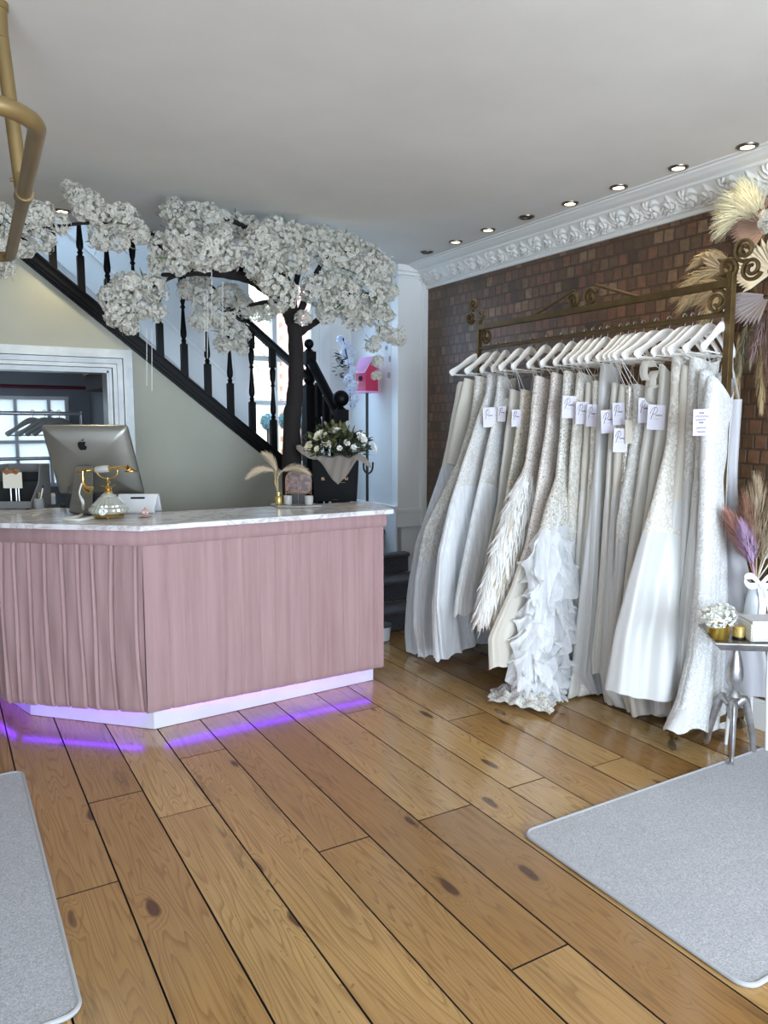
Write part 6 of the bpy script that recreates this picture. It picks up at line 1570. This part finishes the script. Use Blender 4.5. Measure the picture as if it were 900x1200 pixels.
pam_y = mat('pale_yellow_pampas', (226, 217, 182), .9); pam_t = mat('straw_pampas', (196, 172, 130), .9); pam_m = mat('mauve_grass', (150, 122, 116), .9); pam_g = mat('grey_green_grass', (150, 140, 112), .9)
dplume(894, 262, 850, 222, pam_y, .10, 1100, .42, .42, th=.001); dplume(892, 260, 870, 214, pam_y, .09, 800, .2, .4, th=.001); dplume(890, 262, 844, 244, pam_y, .10, 700, .6, .5, th=.001)
dplume(856, 318, 800, 338, pam_t, .06, 420, .5, .4, .02, .0011); dplume(852, 330, 806, 356, pam_t, .06, 360, .5, .4, .02, .0011); dplume(856, 306, 812, 300, pam_t, .04, 360, .5, .4, .02); dplume(850, 338, 826, 376, pam_t, .04, 320, .2, .4)
dplume(876, 378, 868, 428, pam_g, .035, 500, .1, .22); dplume(884, 372, 880, 420, pam_g, .03, 420, .1, .22); dplume(893, 384, 892, 468, pam_t, .035, 420, .0, .25); dplume(866, 390, 863, 478, pam_t, .022, 360, .0, .2); dplume(896, 370, 884, 410, pam_m, .05, 420, .1, .4); dplume(900, 360, 906, 440, pam_m, .05, 400, .1, .4)
stm = MB()
for k in range(16):
    a = DP(876 - k * .6, 356 + k * .5); b = DP(862 - k * 7.5, 398 + rg.uniform(-4, 6)); stm.ribbon([a, lerp(a, b, .5) + Vector((-.02, 0, .01)), b], [.006, .007, .001], (0, .3, 1))
stm.build('dried_leaves', mat('brown_dried_leaf', (122, 96, 78), .85), dfe, smooth=False)
for k, (px, py) in enumerate(((897, 252), (894, 262), (900, 268))):
    o = bpy.data.objects.new('white_flower', cl_meshes[k]); C.objects.link(o); o.parent = dfe; o.matrix_parent_inverse = world_of(dfe).inverted(); o.location = DP(px, py, -.08); o.scale = (.028,) * 3
MB().tube([DP(900, 250, .05), DP(880, 330, .05), DP(900, 390, .05)], .012, 8).build('wire_frame', brass, dfe)

# ================================================================ RUGS
rugm = NT('pale_grey_carpet'); v = rugm.coord('Object', (1, 1, 1)); n1 = rugm.noise(v, 210, 3, .7); n2 = rugm.noise(v, 5, 4, .6)
c_ = rugm.ramp(n1, [(.3, (136, 136, 138)), (.5, (178, 178, 182)), (.7, (214, 214, 218))]); c_ = rugm.mix(rugm.ramp(n2, [(.35, (0, 0, 0)), (.7, (150, 150, 150))]), c_, (158, 160, 164))
rugm.l(c_, rugm.p.inputs['Base Color']); rugm.set(Roughness=.95, Sheen_Weight=.2); rugm.bump(n1, .6, .006)
rug_edge = mat('grey_whipped_edge', (178, 178, 180), .8, bump=.3, bscale=400)
def rug(x0, y0, x1, y1, label, rot=0):
    r = .045; P = []
    for cx_q, cy_q, a0 in ((x1 - r, y1 - r, 0), (x0 + r, y1 - r, 90), (x0 + r, y0 + r, 180), (x1 - r, y0 + r, 270)):
        for k in range(7): a = R(a0 + 15 * k); P.append(Vector((cx_q + r * math.cos(a), cy_q + r * math.sin(a))))
    cen_q = Vector(((x0 + x1) / 2, (y0 + y1) / 2)); e = empty('rug', (cen_q.x, cen_q.y, 0), label, 'rug')
    n = len(P); ins = [p + (cen_q - p).normalized() * .006 for p in P]
    mb = MB(); mb.prism([tuple(p) for p in ins], .001, .012); mb.build('pile', rugm.m, e, smooth=False)
    MB().tube([(p.x, p.y, .008) for p in P] + [(P[0].x, P[0].y, .008), (P[1].x, P[1].y, .008)], .0075, 8).build('bound_edge', rug_edge, e)
    e.rotation_euler = (0, 0, rot); return e
cR = at(609, 976); 
rug(cR.x, at(868, 1168).y, 3.40, at(895, 879).y, 'pale grey carpet rug lying at the right under the silver table')
rug(-1.3, at(78, 1196).y, .235, at(24, 906).y, 'pale grey carpet rug at the left edge of the floor')

# ================================================================ GOLD PIPE RAIL UNDER THE CEILING
gpm = mat('gold_painted_pipe', (132, 110, 68), .42, .35, rgb2=(118, 96, 60), nscale=6)
pre = empty('ceiling_clothes_rail', (.26, 2.69, CEIL), 'gold painted pipe clothes rail hanging from the ceiling at top left', 'clothes rail')
ZR = 2.2; A1, A2, A3 = at(52, 128, ZR), at(11, 302, ZR), at(-40, 80, ZR)
lp = [Vector((-1.2, A1.y + .02, ZR)), Vector((A1.x - .14, A1.y + .02, ZR))]
for k in range(9):
    a = R(-90 + k * 11.25); lp.append(Vector((A1.x - .13 + .13 * math.cos(a), A1.y + .15 + .13 * math.sin(a), ZR)))
lp += [Vector((lerp(A1.x, A2.x, .5), lerp(A1.y, A2.y, .5), ZR))]
for k in range(7):
    a = R(k * 15); lp.append(Vector((A2.x - .05 + .05 * math.cos(a), A2.y - .05 + .05 * math.sin(a), ZR)))
lp += [Vector((-1.2, A2.y, ZR))]
MB().tube(lp, .021, 16).build('rail_loop', gpm, pre)
fx, fy = A1.x + (A2.x - A1.x) * .4, lerp(A1.y, A2.y, .42)
MB().tube([(fx - .004, fy, ZR + .01), (fx - .045, fy, CEIL - .02)], .021, 16).build('drop_pipe', gpm, pre)
MB().lathe([(.021, CEIL - .10 - 0), (.026, CEIL - .10), (.026, CEIL - .022), (.030, CEIL - .020), (.030, CEIL), (.001, CEIL)], (fx - .045, fy, 0), 20).build('ceiling_flange', gpm, pre)
clm = MB(); clm.tube([(fx, fy - .03, ZR), (fx, fy + .03, ZR)], .0265, 16); clm.tube([(fx, fy, ZR + .015), (fx, fy, ZR + .06)], .0255, 16); clm.tube([(fx - .026, fy, ZR + .04), (fx - .036, fy, ZR + .04)], .006, 8); clm.build('tee_fitting', gpm, pre)

# ================================================================ LANDING DECOR
gae = empty('flower_garland', onX(408, 430, XR - .30), 'white and pale lilac blossom garland hanging beside the birdhouse on the landing', 'garland')
wist = mat('pale_blue_white_blossom', (222, 226, 238), .7)
for k, (px, py, r) in enumerate(((399, 398, 6), (406, 404, 6), (404, 414, 7), (412, 412, 6), (410, 424, 6), (413, 434, 6), (409, 444, 7), (414, 452, 7), (410, 460, 7), (416, 468, 6), (412, 474, 5))):
    p = onX(px, py, XR - .28 - .05 * (k % 2)); rr_ = r * (p - _C).dot(_F) / FOC
    o = bpy.data.objects.new('blossom_cluster', cl_meshes[k % 7].copy() if k == 0 else gar_me); C.objects.link(o)
    if k == 0: gar_me = o.data; gar_me.materials[0] = wist
    o.parent = gae; o.matrix_parent_inverse = world_of(gae).inverted(); o.location = p; o.scale = (rr_,) * 3; o.rotation_euler = (k, k * 2, k * 3)
gl2 = MB(); rg = random.Random(8)
for k in range(40):
    p = onX(lerp(392, 402, rg.random()), lerp(414, 440, rg.random()), XR - .3); leaf(gl2, p, Vector((rg.gauss(0, 1), rg.gauss(0, 1), rg.gauss(0, .5))), .06, .012, rg)
gl2.build('dark_leaves', mat('dark_leaf', (30, 34, 26), .7), gae, smooth=False)
MB().tube([onX(402, 396, XR - .3), onX(409, 430, XR - .28), onX(411, 478, XR - .28)], .006, 6).build('stem', twig_m, gae)
stk = mat('grey_green_sticker', (150, 160, 150), .6)
for k, (px, py, sx_, sz_) in enumerate(((453, 408, .022, .02), (457, 421, .012, .03), (456, 440, .03, .03))):
    p = onX(px, py, XR); m0 = MB()
    nst = 6
    for q in range(nst):
        a = q * 6.283 / nst + k; m0.box((XR - .0045, p.y + sx_ * .6 * math.cos(a) - .006, p.z + sz_ * .6 * math.sin(a) - .005), (XR - .0005, p.y + sx_ * .6 * math.cos(a) + .006, p.z + sz_ * .6 * math.sin(a) + .008))
    m0.box((XR - .0042, p.y - sx_ * .5, p.z - .004), (XR - .0006, p.y + sx_ * .5, p.z + .004))
    tag(m0.build('wall_sticker', stk, smooth=False, origin=p), ['small grey wall sticker on the pale blue wall just under the blossom', 'small grey wall sticker between the upper and lower ones on the blue wall', 'small green grey plant sticker, lowest on the pale blue stair wall'][k], 'sticker', 'stickers on the stair wall')

# ================================================================ STOREROOM RAIL AND HANGERS
YRL = 6.75
def S(px, py): return onY(px, py, YRL)
p1_, p2_ = S(95, 485), S(58, 537)
sre = empty('storeroom_rail', (p1_.x, YRL, 0), 'steel two-tier clothes rail in front of the storeroom window', 'clothes rail')
stl = mat('brushed_steel', (170, 174, 180), .3, .8)
MB().tube([(-1.4, YRL, p1_.z + .01), (p1_.x, YRL, p1_.z)], .016, 10).build('upper_bar', stl, sre); MB().tube([(-1.4, YRL, p2_.z), (p1_.x, YRL, p2_.z)], .014, 10).build('lower_bar', stl, sre)
MB().tube([(p1_.x, YRL, 0.001), (p1_.x, YRL, p1_.z + .02)], .014, 10).build('end_post', stl, sre); MB().tube([(-1.4, YRL, 0.001), (-1.4, YRL, p1_.z + .02)], .014, 10).build('end_post', stl, sre)
grey_wood = mat('grey_painted_wood', (128, 128, 126), .5)
gh = [HB.copy(), HH.copy(), HBR.copy()]
for m_ in (gh[0], gh[2]): m_.materials.clear(); m_.materials.append(grey_wood)
for k, (px, rz, lb) in enumerate(((38, 62, 'grey wooden hanger farthest left on the storeroom rail, its whole shoulder visible'), (52, 60, 'grey wooden hanger second from left on the storeroom rail'), (60, 64, 'grey wooden hanger third from left on the storeroom rail'), (69, 60, 'grey wooden hanger farthest right on the storeroom rail, above the computer'))):
    p = S(px, 484); e = empty('coat_hanger', (p.x, YRL, p1_.z + .014), lb, 'hanger', 'hangers in the storeroom', R(rz - 40))
    for nm, me in zip(('hanger_body', 'hook', 'trouser_bar'), gh):
        o = bpy.data.objects.new(nm, me); C.objects.link(o); o.parent = e
# ================================================================ COURTYARD TOPIARY
top_m = mat('blue_green_box_leaf', (66, 100, 108), .7, rgb2=(92, 128, 134), nscale=40)
for k, (px, py, r, lb) in enumerate(((314, 494, 9.5, 'round clipped topiary ball outside the stair window, left of the mullion'), (335, 493, 9.5, 'round clipped topiary ball outside the stair window, right of the mullion, beside the tree trunk'), (354, 488, 8.5, 'round clipped topiary ball outside the stair window, right of the tree trunk'))):
    p = onY(px, py, 8.1 + .1 * k); rr_ = r * (p - _C).dot(_F) / FOC; mb = MB(); rg = random.Random(k)
    e = empty('topiary_ball', (p.x, p.y, -.02), lb, 'topiary', 'topiary balls in the courtyard')
    mb.sphere(p, rr_ * .9, 16, 10)
    for q in range(420):
        d_ = Vector((rg.gauss(0, 1), rg.gauss(0, 1), rg.gauss(0, 1))).normalized(); leaf(mb, p + d_ * rr_ * .85, d_ + Vector((rg.gauss(0, .5), rg.gauss(0, .5), rg.gauss(0, .5))), rr_ * .25, rr_ * .07, rg)
    mb.build('foliage', top_m, e, smooth=False)
    MB().tube([(p.x, p.y, -.02), (p.x, p.y, p.z)], .02, 8).build('stem', twig_m, e)
    MB().lathe([(.001, -.02), (.14, -.02), (.18, .3), (.15, .3), (.001, .28)], (p.x, p.y, 0), 20).build('planter', mat('pale_planter', (220, 216, 210), .7), e)
# wrought iron scroll bracket outside
p = onY(293, 432, 8.9); sc_m = MB(); q = []
for i in range(40):
    t = i / 39; a = -1 + t * 9; rr_ = .30 * (1 - .8 * t); q.append((p.x + rr_ * math.cos(a), p.y, p.z + rr_ * math.sin(a)))
sc_m.tube(q, .014, 8); sc_m.tube([(p.x - .5, p.y, p.z + .31), (p.x + .3, p.y, p.z + .31), (p.x + .31, p.y + .3, p.z + .31)], .014, 8)
tag(sc_m.build('scroll_bracket', mat('grey_iron', (170, 160, 140), .5, .3), origin=p), 'wrought iron scroll bracket on the pale wall outside the stair window', 'bracket')
